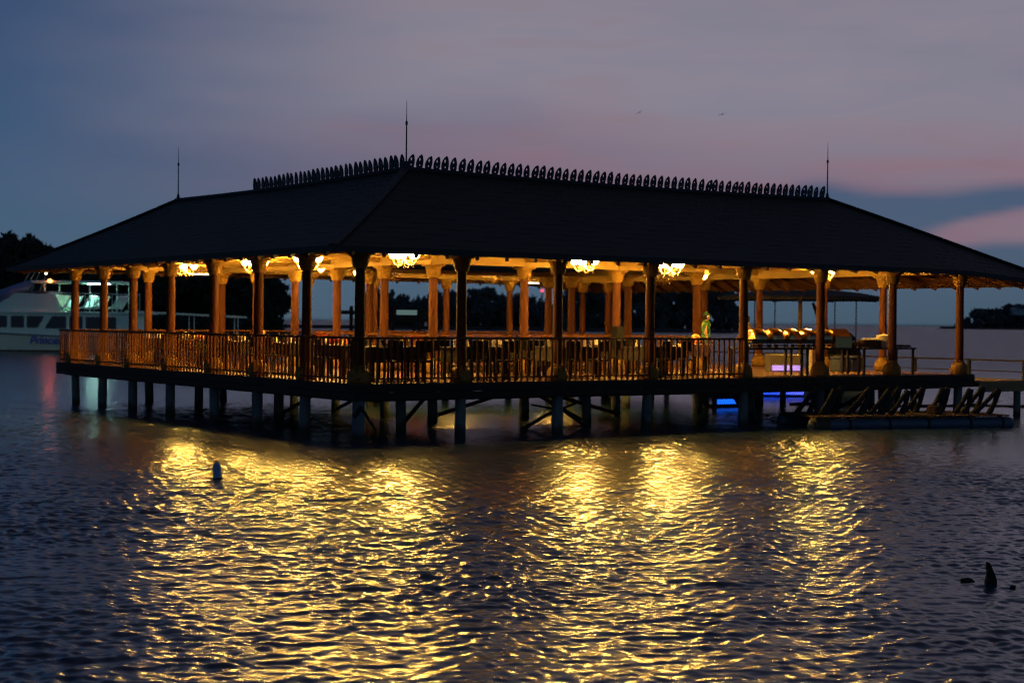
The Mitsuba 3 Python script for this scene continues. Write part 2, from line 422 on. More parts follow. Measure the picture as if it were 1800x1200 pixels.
# roof: a hipped ring, eaves EU/EV outside, ridge in the middle of each wing, inner eaves over the court
EU0, EU1, EV0, EV1 = -1.35, 21.75, -1.35, 19.05
RU0, RU1, RV0, RV1 = 3.0, 17.15, 3.0, 16.3
IU0, IU1, IV0, IV1 = 6.6, 12.9, 6.6, 12.0
Z_EAVE, Z_RIDGE, Z_IN = 4.095, 6.2, 4.25


def eave_z(u, v):
    """The eaves sink a little towards the right-hand end."""
    return Z_EAVE - 0.24 * _ss(17.0, 21.7, u) - 0.02


def slope(A, B, C, D, za, zc, n, m, lift=0.0, sag=0.05):
    """Grid from the ridge edge A-B down to the eave edge C-D."""
    v = []
    for t in np.linspace(0, 1, m + 1):
        for s in np.linspace(0, 1, n + 1):
            p = (np.array(A) * (1 - s) + np.array(B) * s) * (1 - t) + (np.array(C) * (1 - s) + np.array(D) * s) * t
            z1 = zc(p[0], p[1]) if callable(zc) else zc
            zr = za - 0.06 * math.sin(PI * s) * (1 - t)
            v.append((p[0], p[1], zr * (1 - t) + z1 * t - sag * math.sin(PI * t) + lift))
    f = []
    for j in range(m):
        for i in range(n):
            a = j * (n + 1) + i
            f += [(a, a + 1, a + n + 2), (a, a + n + 2, a + n + 1)]
    return np.array(v), np.array(f)


R00, R10, R11, R01 = (RU0, RV0), (RU1, RV0), (RU1, RV1), (RU0, RV1)
E00, E10, E11, E01 = (EU0, EV0), (EU1, EV0 - .25), (EU1, EV1), (EU0, EV1)
I00, I10, I11, I01 = (IU0, IV0), (IU1, IV0), (IU1, IV1), (IU0, IV1)
faces = [(R00, R10, E00, E10, eave_z), (R10, R11, E10, E11, eave_z), (R11, R01, E11, E01, eave_z), (R01, R00, E01, E00, eave_z),
         (R00, R10, I00, I10, Z_IN), (R10, R11, I10, I11, Z_IN), (R11, R01, I11, I01, Z_IN), (R01, R00, I01, I00, Z_IN)]


def courses(A, B, C, D, zc):
    """Overlapping roofing courses: each a strip whose lower edge stands proud of the one below."""
    out, m = [], 15
    for k in range(m):
        t0, t1 = k / m, min(1.0, (k + 1.12) / m)
        v = []
        n = 40
        for t, dz in ((t0, 0.004), (t1, 0.028), (t1, 0.0)):
            for s in np.linspace(0, 1, n + 1):
                p = (np.array(A) * (1 - s) + np.array(B) * s) * (1 - t) + (np.array(C) * (1 - s) + np.array(D) * s) * t
                z1 = zc(p[0], p[1]) if callable(zc) else zc
                zr = Z_RIDGE - 0.06 * math.sin(PI * s) * (1 - t)
                wob = 0.006 * math.sin(37.1 * s * 9 + k * 2.3) * (dz > 0)
                v.append((p[0], p[1], zr * (1 - t) + z1 * t - 0.05 * math.sin(PI * t) + dz * 0.2 + wob * 0.5))
        f = []
        for j in range(2):
            for i in range(n):
                a = j * (n + 1) + i
                f += [(a, a + 1, a + n + 2), (a, a + n + 2, a + n + 1)]
        out.append(trimesh.Trimesh(np.array(v), np.array(f), process=False))
    return cat(out)


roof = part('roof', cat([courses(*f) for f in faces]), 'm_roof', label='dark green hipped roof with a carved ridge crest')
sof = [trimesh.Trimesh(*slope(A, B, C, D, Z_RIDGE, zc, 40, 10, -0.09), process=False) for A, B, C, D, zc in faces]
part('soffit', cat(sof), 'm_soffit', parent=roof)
# eave boards
for A, B, zf in ((E00, E10, eave_z), (E10, E11, eave_z), (E11, E01, eave_z), (E01, E00, eave_z), (I00, I10, None), (I10, I11, None), (I11, I01, None), (I01, I00, None)):
    pts = []
    for s in np.linspace(0, 1, 13):
        p = np.array(A) * (1 - s) + np.array(B) * s
        pts.append((p[0], p[1], (zf(*p) if zf else Z_IN) - 0.035))
    part('eave_board', cat([bar(pts[k], pts[k + 1], 0.035, 0.13) for k in range(12)]), 'm_roof_trim', parent=roof)


# rafters under the outer slopes
def on_slope(A, B, C, D, s, t, lift):
    p = (np.array(A) * (1 - s) + np.array(B) * s) * (1 - t) + (np.array(C) * (1 - s) + np.array(D) * s) * t
    z1 = eave_z(*p)
    return np.array([p[0], p[1], Z_RIDGE * (1 - t) + z1 * t + lift])


for (A, B, C, D, n) in ((R00, R10, E00, E10, 30), (R10, R11, E10, E11, 26), (R01, R00, E01, E00, 26), (R11, R01, E11, E01, 26)):
    for k in range(n):
        s = (k + 0.5) / n
        p, q = on_slope(A, B, C, D, s, 0.06, -0.165), on_slope(A, B, C, D, s, 0.985, -0.155)
        mid = on_slope(A, B, C, D, s, 0.5, -0.215)
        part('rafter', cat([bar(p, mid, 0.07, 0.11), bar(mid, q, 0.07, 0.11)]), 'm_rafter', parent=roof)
# ridge caps along ridges and hips
for a, b in ((R00, R10), (R10, R11), (R11, R01), (R01, R00)):
    pts = [(*(np.array(a) * (1 - s) + np.array(b) * s), Z_RIDGE + 0.0 - 0.06 * math.sin(PI * s)) for s in np.linspace(0, 1, 9)]
    part('ridge_cap', cat([bar(pts[k], pts[k + 1], 0.24, 0.10, 0.02) for k in range(8)]), 'm_roof_trim', parent=roof)
for a, b in ((R00, E00), (R10, E10), (R11, E11), (R01, E01)):
    pts = []
    for t in np.linspace(0, 1, 9):
        p = np.array(a) * (1 - t) + np.array(b) * t
        pts.append((*p, Z_RIDGE * (1 - t) + eave_z(*p) * t - 0.05 * math.sin(PI * t) + 0.03))
    part('hip_cap', cat([bar(pts[k], pts[k + 1], 0.2, 0.06, 0.015) for k in range(8)]), 'm_roof_trim', parent=roof)

# crest: pierced leaf ornaments along the two ridges that face the water
tt = np.linspace(0, 1, 15)
outer_l = [(-0.088 * math.sin(PI * (0.12 + .88 * t)) ** 0.7 - 0.03 * (1 - t) ** 4 + 0.055 * t * t, 0.34 * t) for t in tt]
outer_r = [(0.088 * math.sin(PI * (0.12 + .88 * t)) ** 0.7 + 0.03 * (1 - t) ** 4 + 0.055 * t * t, 0.34 * t) for t in tt[::-1]]
leaf = sg.Polygon(outer_l + outer_r).buffer(0)
for t0, hw, t1 in ((0.12, 0.025, 0.32), (0.42, 0.03, 0.78)):
    leaf = leaf.difference(sg.Polygon([(0.005, 0.36 * t0), (hw + .01, 0.36 * (t0 + t1) / 2), (0.022, 0.36 * t1), (-hw + .01, 0.36 * (t0 + t1) / 2)]))
orn = extrude(leaf.simplify(0.004), 0.035)
orn.apply_transform(mat4(0, 0.0175, 0, rx=PI / 2))
orn = mikit.ply(orn, 'm_iron', False)
for k in range(58):
    u = 3.12 + k * 0.242
    s = (u - RU0) / (RU1 - RU0)
    put('crest_ornament', orn, None, M=PAV @ mat4(u, 3.0, Z_RIDGE + 0.04 - 0.06 * math.sin(PI * s), RNG.normal(0, .06), 1 + RNG.normal(0, .03), ry=RNG.normal(0.06, .05)), parent=roof)
for k in range(33):
    v = 3.2 + k * 0.245
    s = 1 - (v - RV0) / (RV1 - RV0)
    put('crest_ornament', orn, None, M=PAV @ mat4(3.0, v, Z_RIDGE + 0.04 - 0.06 * math.sin(PI * s), PI / 2 + RNG.normal(0, .06), 1 + RNG.normal(0, .03), ry=RNG.normal(-0.03, .06)), parent=roof)
spire = cat([tube((0, 0, 0), (0, 0, 0.16), 0.06, 0.03, 10), tube((0, 0, 0.1), (0, 0, 1.05), 0.020, 0.016, 8), tube((0, 0, 1.02), (0, 0, 1.10), 0.034, 0.026, 8), tube((0, 0, 1.08), (0, 0, 1.60), 0.012, 0.004, 8)])
for (u, v) in (R00, R10, R01):
    part('spire', moved(spire, u, v, Z_RIDGE + 0.03), 'm_iron', parent=roof, smooth=40)

# ------------------------------------------------------------------ railings
bal = mikit.ply(box(0, 0, DECK + 0.47, 0.042, 0.042, 0.96, 0.004), 'm_rail', False)


def railing(p, q, pitch, label=None, posts=True):
    p, q = np.array(p, float), np.array(q, float)
    L = np.linalg.norm(q - p)
    d = (q - p) / L
    r = part('railing', cat([bar((*p, DECK + 0.975), (*q, DECK + 0.975), 0.085, 0.05, 0.008), bar((*p, DECK + 0.10), (*q, DECK + 0.10), 0.05, 0.04)]), 'm_rail', label=label)
    n = int(L / pitch)
    a = math.atan2(d[1], d[0])
    for k in range(n):
        x = p + d * (k + 0.5) * L / n
        put('baluster', bal, None, M=PAV @ mat4(x[0], x[1], 0, a + RNG.normal(0, .02)), parent=r)
    return r


railing((0.06, 0.02), (0.06, V1 - 0.06), 0.182, 'dense brown baluster railing along the left front')
railing((0.1, 0.06), (11.3, 0.06), 0.170, 'brown baluster railing along the right front')
railing((0.1, V1 - 0.06), (19.9, V1 - 0.06), 0.5, 'far railing along the back of the deck')
railing((HU0 - .06, HV0), (HU0 - .06, HV1), 0.4, 'railing around the open court')
railing((HU0, HV0 - .06), (HU1, HV0 - .06), 0.4, 'railing around the open court')
railing((HU0, HV1 + .06), (HU1, HV1 + .06), 0.4, 'railing around the open court')
railing((HU1 + .06, HV0), (HU1 + .06, HV1), 0.4, 'railing around the open court')

# ------------------------------------------------------------------ chandeliers
cup = lathe([(0.022, 0), (0.05, 0.012), (0.078, 0.05), (0.092, 0.095), (0.098, 0.13), (0.07, 0.135)], 14)
arm_pts = [(0.03, 0, 0.0), (0.12, 0, -0.07), (0.22, 0, -0.06), (0.28, 0, 0.02), (0.285, 0, 0.08)]
arm_m = cat([path_tube(arm_pts, 0.013, 6), path_tube([(0.06, 0, -0.02), (0.11, 0, 0.05), (0.17, 0, 0.03), (0.16, 0, -0.03)], 0.009, 5), moved(lathe([(0.01, 0), (0.035, 0.015), (0.03, 0.03)], 8), 0.285, 0, 0.06)])
hub_m = lathe([(0.006, -0.16), (0.03, -0.12), (0.02, -0.07), (0.055, -0.02), (0.045, 0.04), (0.02, 0.08), (0.03, 0.14), (0.012, 0.2)], 12)
drops = [moved(trimesh.creation.icosphere(1, 0.016), 0.2 * math.cos(a), 0.2 * math.sin(a), -0.11) for a in np.arange(5) * 2 * PI / 5 + 0.6]
LAMP_K = 580.0


def chandelier(u, v, lit, label, rot=0.3, n=5, k=None):
    z = 3.98
    t = thing('chandelier', label, 'chandelier', 'chandeliers hung under the pavilion roof')
    put('stem', tube((0, 0, 0.18), (0, 0, 1.75 if abs(u - 3) < 1.2 or abs(v - 3) < 1.2 else 1.2), 0.010, 0.010, 6), 'm_brass', M=PAV @ mat4(u, v, z), parent=t)
    put('hub', hub_m, 'm_brass', M=PAV @ mat4(u, v, z), parent=t, smooth=40)
    put('drops', cat(drops), 'm_brass', M=PAV @ mat4(u, v, z), parent=t, smooth=True)
    for i in range(n):
        a = rot + i * 2 * PI / n
        h = put('arm', arm_m, 'm_brass', M=PAV @ mat4(u, v, z, a), parent=t, smooth=40)
        more = {'emitter': lamp(AMBER, k or LAMP_K)} if lit else {}
        put('shade', cup, 'm_frost', M=PAV @ mat4(u + .285 * math.cos(a), v + .285 * math.sin(a), z + 0.085), parent=h, smooth=40, **more)


chandelier(2.95, 2.95, True, 'lit chandelier under the near corner of the roof, widest and brightest of all')
chandelier(8.2, 2.75, True, 'lit three globe chandelier between the third and fourth front columns right of the corner', 0.05)
chandelier(11.05, 2.75, True, 'lit chandelier to the right of the fourth front column', 0.9)
chandelier(16.75, 2.75, True, 'lit chandelier behind the second column from the right, a globe on either side', 0.62)
chandelier(2.7, 15.0, True, 'lit chandelier under the far left end of the roof', 0.2)
chandelier(2.7, 10.4, True, 'lit chandelier behind the column in the middle of the left front', 0.0)
chandelier(2.3, 6.6, True, 'lit chandelier mostly hidden by the eaves right of the middle left column', 1.0)
chandelier(9.7, 14.8, False, 'unlit brass chandelier seen far back beneath the brightest one', 0.5)
chandelier(13.6, 14.8, False, 'unlit brass chandelier far back beside the mast with a red light', 0.2)
chandelier(16.9, 9.9, False, 'unlit brass chandelier half hidden by the fourth front column', 0.8)


def wall_lamp(u, v, z, label, k):
    t = thing('hanging_lamp', label, 'lamp')
    put('stem', cat([tube((0, 0, 0.15), (0, 0, 0.55), 0.009, n=6), lathe([(0.012, -0.06), (0.04, -0.03), (0.02, 0.0)], 10)]), 'm_brass', M=PAV @ mat4(u, v, z), parent=t)
    put('shade', moved(cup, s=1.15), 'm_frost', M=PAV @ mat4(u, v, z), parent=t, smooth=40, emitter=lamp(AMBER, k))


wall_lamp(5.6, 12.0, 4.02, 'single lit globe lamp hanging left of the near corner column, lower than the rest', LAMP_K)
wall_lamp(12.3, 14.8, 4.02, 'lit globe lamp of the far wing behind the second front column', LAMP_K * 1.5)
wall_lamp(16.3, 14.8, 4.02, 'lit globe lamp of the far wing behind the third front column', LAMP_K * 1.5)
wall_lamp(8.4, 14.8, 4.02, 'lit globe lamp of the far wing behind the near corner column', LAMP_K * 1.5)
wall_lamp(17.3, 8.4, 4.02, 'single lit bowl lamp above the person in green', LAMP_K)


def tube_light(u, v, z, a, label):
    t = thing('tube_light', label, 'light')
    put('housing', box(0, 0, 0.035, 0.7, 0.09, 0.04, 0.01), 'm_white', M=PAV @ mat4(u, v, z, a), parent=t)
    put('tube', tube((-0.32, 0, 0), (0.32, 0, 0), 0.018, n=8), 'm_white', M=PAV @ mat4(u, v, z, a), parent=t, emitter=lamp((1, 0.93, 0.75), 6.0))


tube_light(4.2, 17.4, 4.0, 0, 'short white tube light under the beam of the left wing')
tube_light(17.0, 17.3, 4.0, 0, 'small white tube light beside a far column in the middle')

# loose cable hanging off a capital on the left front
cx, cv = 0.25, 15.0
pts = [(0.2, 15.05, 4.0), (0.16, 14.85, 3.72), (0.15, 14.6, 3.66), (0.15, 14.35, 3.80), (0.16, 14.25, 4.05)]
put('hanging_cable', path_tube(pts, 0.012, 6), 'm_beam', M=PAV, label='loop of pale cable hanging beside the second column of the left front', cat='cable')

# ------------------------------------------------------------------ dining tables and chairs
tab_top = mikit.ply(box(0, 0, DECK + 0.735, 1.5, 0.8, 0.05, 0.01), 'm_dark_wood')
tab_apron = mikit.ply(cat([box(0, y, DECK + .56, 1.44, .02, .29) for y in (-.37, .37)] + [box(x, 0, DECK + .56, .02, .70, .29) for x in (-.71, .71)]), 'm_dark_wood')
tab_leg = mikit.ply(box(0, 0, DECK + 0.355, 0.06, 0.06, 0.71, 0.006), 'm_dark_wood')
ch_seat = mikit.ply(box(0, 0, DECK + 0.445, 0.43, 0.43, 0.05, 0.012), 'm_black')
ch_back = mikit.ply(cat([box(0, 0.2, DECK + 0.78, 0.42, 0.035, 0.26, 0.01), box(-0.19, 0.2, DECK + 0.56, 0.035, 0.035, 0.2), box(0.19, 0.2, DECK + 0.56, 0.035, 0.035, 0.2)]), 'm_black')
ch_leg = mikit.ply(box(0, 0, DECK + 0.21, 0.035, 0.035, 0.42), 'm_black')
napkin = mikit.ply(lathe([(0.06, 0), (0.055, 0.05), (0.035, 0.12), (0.004, 0.17)], 10, 0.25, 5), 'm_cream', 40)
plate = mikit.ply(lathe([(0.07, 0), (0.12, 0.012), (0.13, 0.018), (0.11, 0.014)], 16), 'm_white', 40)
glass_m = mikit.ply(lathe([(0.03, 0), (0.004, 0.008), (0.004, 0.07), (0.03, 0.1), (0.036, 0.16), (0.034, 0.16)], 10), 'm_glassware', 40)
bottle = mikit.ply(lathe([(0.03, 0), (0.032, 0.1), (0.012, 0.15), (0.012, 0.19)], 10), 'm_red', 40)


ORD = ('first', 'second', 'third', 'fourth', 'fifth')


def chair(u, v, a, which, row):
    t = thing('dining_chair', f'black chair, {which}', 'chair', f'black dining chairs, {row}')
    M = PAV @ mat4(u, v, 0, a)
    put('seat', ch_seat, None, M=M, parent=t)
    put('backrest', ch_back, None, M=M, parent=t)
    for x, y in ((-.19, -.19), (.19, -.19), (-.19, .19), (.19, .19)):
        put('leg', ch_leg, None, M=M @ mat4(x, y), parent=t)


def table(u, v, a, k, row):
    tab = f'{ORD[k]} table from the near corner, {row}'
    t = thing('dining_table', f'dark dining table, {ORD[k]} from the near corner, {row}', 'table', f'dark dining tables, {row}')
    M = PAV @ mat4(u, v, 0, a)
    put('tabletop', tab_top, None, M=M, parent=t)
    put('apron', tab_apron, None, M=M, parent=t)
    for x, y in ((-.66, -.33), (.66, -.33), (-.66, .33), (.66, .33)):
        put('leg', tab_leg, None, M=M @ mat4(x, y), parent=t)
    zt = DECK + 0.761
    side = lambda x, y: (('far' if x > 0 else 'near') if a else ('right' if x > 0 else 'left')) + ' end, ' + ('sea side' if (y > 0) == bool(a) else 'inner side')
    for x, y in ((-.4, -.22), (.4, -.22), (-.4, .22), (.4, .22)):
        put('napkin', napkin, None, M=M @ mat4(x + RNG.normal(0, .02), y, zt + 0.02, RNG.uniform(0, 3)), label=f'cream napkin cone, {side(x, y)}, {tab}', cat='napkin', group='napkins on the dining tables')
        put('plate', plate, None, M=M @ mat4(x, y, zt), label=f'white plate, {side(x, y)}, {tab}', cat='plate', group='plates on the dining tables')
        put('wine_glass', glass_m, None, M=M @ mat4(x + .2, y * .75, zt), label=f'stemmed glass, {side(x, y)}, {tab}', cat='glass', group='glasses on the dining tables')
    put('sauce_bottle', bottle, None, M=M @ mat4(RNG.normal(0, .1), RNG.normal(0, .05), zt), label=f'small red bottle, {tab}', cat='bottle', group='red bottles on the dining tables')
    for x, y, r in ((-.4, -.62, PI), (.4, -.62, PI), (-.4, .62, 0), (.4, .62, 0)):
        q = (mat4(u, v, 0, a) @ np.array([x, y + RNG.normal(0, .04), 0, 1]))
        chair(q[0], q[1], a + r + RNG.normal(0, .12), f'{side(x, y)}, {tab}', row)


for k, u in enumerate((1.75, 4.05, 6.75, 9.55)):
    table(u, 1.55, 0, k, 'front right row')
for k, u in enumerate((6.9, 9.7)):
    table(u, 3.9, 0, k, 'second right row')
for k, v in enumerate((4.6, 7.3, 10.1, 12.9, 15.7)):
    table(2.2, v, PI / 2, k, 'left wing')
for k, u in enumerate((7.0, 11.0)):
    table(u, 15.2, 0, k, 'far wing')

# fruit and flowers: small bright mounds on the tables of the left wing
for k, (u, v, m_, col) in enumerate(((1.9, 12.2, 'm_orange', 'orange red'), (2.5, 9.6, 'm_orange', 'orange red'), (2.2, 5.2, 'm_red', 'red'), (1.7, 8.0, 'm_cream', 'pale yellow'), (2.0, 13.4, 'm_cream', 'pale yellow'))):
    bl = cat([moved(trimesh.creation.icosphere(1, 0.06), *(RNG.normal(0, .07, 2)), DECK + .83 + abs(RNG.normal(0, .05))) for _ in range(9)])
    put('flower_bowl', bl, m_, M=PAV @ mat4(u, v), smooth=True, label=f'{col} flowers heaped on a left wing table {("at the far end", "in the middle", "nearest the corner", "beside the middle column", "towards the far end")[k]}', cat='flowers')

# ------------------------------------------------------------------ buffet on the right
buf_top = mikit.ply(box(0, 0, DECK + 0.715, 2.12, 0.75, 0.05, 0.01), 'm_dark_wood')
buf_leg = mikit.ply(box(0, 0, DECK + 0.345, 0.06, 0.06, 0.69, 0.006), 'm_dark_wood')
for k, u in enumerate((12.85, 15.02, 17.19)):
    t = thing('buffet_table', ('long dark buffet table carrying the row of domed dishes', 'middle buffet table behind the second column from the right', 'right end buffet table carrying the pots and baskets')[k], 'table')
    put('tabletop', buf_top, None, M=PAV @ mat4(u, 0.95), parent=t)
    for x, y in ((-.98, -.3), (.98, -.3), (-.98, .3), (.98, .3)):
        put('leg', buf_leg, None, M=PAV @ mat4(u + x, 0.95 + y), parent=t)

ZB = DECK + 0.741
half = np.linspace(0, PI, 13)


def roll_top(L=0.47, r=0.27, n=16):
    """Domed lid: a rounded barrel."""
    v, f = [], []
    xs = np.linspace(-1, 1, 13)
    for x in xs:
        s = (1 - abs(x) ** 4) ** 0.5 if abs(x) < 1 else 0.02
        for a in half:
            v.append((x * L / 2, math.cos(a) * r * max(s, .02), math.sin(a) * r * max(s, .02)))
    h = len(half)
    for i in range(len(xs) - 1):
        for j in range(h - 1):
            a = i * h + j
            f += [(a, a + h, a + h + 1), (a, a + h + 1, a + 1)]
    return trimesh.Trimesh(np.array(v), np.array(f), process=False)


lid = mikit.ply(roll_top(), 'm_chrome', True)
pan = mikit.ply(cat([box(0, 0, -0.05, 0.52, 0.40, 0.09, 0.02), box(0, 0, 0.0, 0.55, 0.43, 0.015, 0.004)]), 'm_pan')
stand_m = []
for x in (-.23, .23):
    for y in (-.17, .17):
        stand_m.append(tube((x, y, -0.192), (x * .92, y, -0.02), 0.012, n=6))
    stand_m.append(tube((x, -.17, -0.14), (x, .17, -0.14), 0.009, n=6))
stand_m += [tube((-.23, -.17, -0.16), (.23, -.17, -0.16), 0.009, n=6), moved(lathe([(0.04, -.19), (0.045, -.14), (0.03, -.12)], 10), -.1, 0), moved(lathe([(0.04, -.19), (0.045, -.14), (0.03, -.12)], 10), .1, 0)]
stand = mikit.ply(cat(stand_m), 'm_pan')
handle = mikit.ply(path_tube([(-.1, -.19, .06), (-.1, -.235, .08), (.1, -.235, .08), (.1, -.19, .06)], 0.01, 6), 'm_chrome')
for k, u in enumerate((12.45, 13.05, 13.68, 14.28, 14.85)):
    t = thing('chafing_dish', ('domed steel chafing dish nearest the left end of the buffet', 'domed steel chafing dish second from the left of the buffet', 'domed steel chafing dish third from the left of the buffet', 'domed steel chafing dish just right of the second column from the right', 'domed steel chafing dish beside the square warmer')[k], 'chafing dish', 'steel chafing dishes on the buffet')
    M = PAV @ mat4(u, 0.95 + RNG.normal(0, .02), ZB + 0.31, RNG.normal(0, .05), s=1.1)
    M[2, 3] = ZB + 0.215
    for nm, pl in (('lid', lid), ('pan', pan), ('stand', stand), ('handle', handle)):
        put(nm, pl, None, M=M, parent=t)
t = thing('food_warmer', 'square steel food warmer with a sloping bright top at the right of the domed dishes', 'food warmer')
wp = sg.Polygon([(-.25, 0), (.25, 0), (.25, .3), (.12, .46), (-.05, .5), (-.25, .3)])
wm = extrude(wp, 0.62)
wm.apply_transform(np.array([[0, 0, 1, -.31], [1, 0, 0, 0], [0, 1, 0, 0], [0, 0, 0, 1.0]]))
put('body', wm, 'm_chrome', M=PAV @ mat4(15.46, 0.95, ZB), parent=t)
put('handle', tube((-.2, -.27, .27), (.2, -.27, .27), .012, n=6), 'm_chrome', M=PAV @ mat4(15.46, 0.95, ZB), parent=t)

bowl = lathe([(0.06, 0), (0.1, 0.03), (0.135, 0.1), (0.14, 0.12), (0.12, 0.115)], 18)
for k, (u, v, s, w) in enumerate(((16.0, .85, 1.0, 'steel bowl on the buffet beside the square warmer'), (16.08, 1.15, 1.5, 'larger pale bowl behind the steel bowl on the buffet'), (17.02, 1.1, 1.1, 'shallow bowl standing between the basket and the tall pot'))):
    put('bowl', bowl, 'm_chrome' if k == 0 else 'm_cream', M=PAV @ mat4(u, v, ZB, s=s), smooth=40, label=w, cat='bowl')
t = thing('bread_basket', 'long brown basket with cream bread on the buffet', 'basket')
put('basket', cat([box(0, 0, 0.012, 0.62, 0.36, 0.024), box(0, -.17, .1, .62, .02, .2, .005), box(0, .17, .1, .62, .02, .2, .005), box(-.3, 0, .1, .02, .32, .2, .005), box(.3, 0, .1, .02, .32, .2, .005)]), 'm_raft_wood', M=PAV @ mat4(16.72, .95, ZB), parent=t)
for k in range(6):
    put('bread_roll', moved(trimesh.creation.icosphere(2, 0.07), s=(1.3, 1, .8)), 'm_cream', M=PAV @ mat4(16.5 + .09 * k, .95 + RNG.normal(0, .05), ZB + .2, RNG.uniform(0, 3)), smooth=True, label=f'cream bread roll in the brown buffet basket, {(*ORD, "sixth")[k]} from the left', cat='bread roll', group='bread rolls in the buffet basket')
t = thing('stock_pot', 'tall cream cylindrical pot left of the last full column on the buffet', 'pot')
put('body', lathe([(0.2, 0), (0.21, .02), (.21, .3), (.22, .31), (.2, .315)], 22), 'm_cream', M=PAV @ mat4(17.32, .95, ZB), parent=t, smooth=40)
put('lid', lathe([(0.215, 0), (.21, .015), (.08, .04), (.02, .045), (.02, .06), (.03, .07), (.01, .08)], 20), 'm_cream', M=PAV @ mat4(17.32, .95, ZB + .316), parent=t, smooth=40)
put('serving_tray', cat([box(0, 0, .02, .46, .34, .02), box(0, -.17, .045, .46, .015, .05), box(0, .17, .045, .46, .015, .05), box(-.23, 0, .045, .015, .33, .05), box(.23, 0, .045, .015, .33, .05)]), 'm_raft_wood', M=PAV @ mat4(18.0, .95, ZB), label='flat dark tray on the right end of the buffet', cat='tray')
t = thing('tray_stand', 'dark wooden box standing upright behind the last full column', 'box')
put('body', box(0, 0, .17, .16, .3, .34, .01), 'm_raft_wood', M=PAV @ mat4(17.72, 1.1, ZB), parent=t)

# things behind the buffet
t = thing('bar_counter', 'low white counter with a glowing violet blue strip behind the buffet', 'counter')
put('body', box(0, 0, DECK + .25, 1.0, .5, .49, .015), 'm_counter', M=PAV @ mat4(16.1, 3.6, 0, -.5), parent=t)
put('light_strip', box(0, -.262, DECK + .11, .86, .02, .15), 'm_white', M=PAV @ mat4(16.1, 3.6, 0, -.5), parent=t, emitter=lamp((.14, .12, 1.0), .8))
put('cream_post', box(0, 0, DECK + .34, .2, .2, .68, .01), 'm_cream', M=PAV @ mat4(16.0, 2.4), label='short cream pedestal behind the buffet, left of the second column from the right', cat='pedestal')
for k, u in enumerate((17.75, 18.25)):
    t = thing('cooler_box', ('blue grey cooler box behind the buffet, nearer the counter', 'blue grey cooler box behind the buffet, nearer the right end')[k], 'cooler')
    put('body', box(0, 0, DECK + .19, .42, .4, .37, .02), 'm_bin', M=PAV @ mat4(u, 3.0), parent=t)
    put('lid', box(0, 0, DECK + .41, .45, .43, .055, .015), 'm_bin', M=PAV @ mat4(u, 3.0), parent=t)
t = thing('side_table', 'side table under a pale cloth, left of the domed dishes', 'table')
put('cloth', cat([box(0, 0, DECK + .80, 1.0, .62, .02, .005)] + [box(x, y, DECK + .64, sx, sy, .31) for x, y, sx, sy in ((0, -.306, 1.0, .012), (0, .306, 1.0, .012), (-.494, 0, .012, .6), (.494, 0, .012, .6))]), 'm_cream', M=PAV @ mat4(11.6, 2.6), parent=t)
for x, y in ((-.4, -.22), (.4, -.22), (-.4, .22), (.4, .22)):
    put('leg', box(x, y, DECK + .39, .05, .05, .78), 'm_dark_wood', M=PAV @ mat4(11.6, 2.6), parent=t)
put('black_bag', moved(trimesh.creation.icosphere(2, .14), s=(1.0, .8, .85)), 'm_black', M=PAV @ mat4(11.55, 2.6, DECK + .92), smooth=True, label='black bag on the pale side table', cat='bag')
put('orange_bag', moved(trimesh.creation.icosphere(2, .15), s=(1.0, .8, .9)), 'm_orange', M=PAV @ mat4(11.85, 2.62, DECK + .94), smooth=True, label='round orange red bag on the pale side table', cat='bag')
t = thing('speaker_stand', 'black loudspeaker on a pole just right of the fifth front column', 'loudspeaker')
put('cabinet', box(0, 0, DECK + 1.08, .26, .26, .36, .02), 'm_black', M=PAV @ mat4(11.0, 4.9), parent=t)
put('pole', cat([tube((0, 0, DECK + .03), (0, 0, DECK + .9), .018, n=8)] + [tube((.25 * math.cos(a), .25 * math.sin(a), DECK), (0, 0, DECK + .3), .01, n=6) for a in (0, 2.1, 4.2)]), 'm_iron', M=PAV @ mat4(11.0, 4.9), parent=t)
for k, (u, v) in enumerate(((9.4, 12.9), (6.9, 14.3))):
    t = thing('red_chair', ('red backed chair behind the court, half hidden by a middle column', 'red backed chair in the far wing, towards the left')[k], 'chair')
    put('backrest', box(0, 0, DECK + .78, .42, .06, .42, .03), 'm_red', M=PAV @ mat4(u, v), parent=t)
    put('seat', box(0, -.22, DECK + .45, .44, .44, .07, .03), 'm_red', M=PAV @ mat4(u, v), parent=t)
    for x, y in ((-.19, -.4), (.19, -.4), (-.19, -.02), (.19, -.02)):
        put('leg', box(x, y, DECK + .21, .04, .04, .42), 'm_dark_wood', M=PAV @ mat4(u, v), parent=t)

# ------------------------------------------------------------------ people
def hull(p, q, rp, rq):
    s = lambda c, r: m3.Manifold.sphere(r, 14).translate(tuple(float(x) for x in c))
    return m3.Manifold.batch_hull([s(p, rp), s(q, rq)])


def skin(bones, edge=0.03, it=6):
    m = m3.Manifold.batch_boolean([hull(*b) for b in bones], m3.OpType.Add).refine_to_length(edge).to_mesh()
    t = trimesh.Trimesh(m.vert_properties[:, :3], m.tri_verts, process=True)
    trimesh.smoothing.filter_taubin(t, iterations=it)
    return t


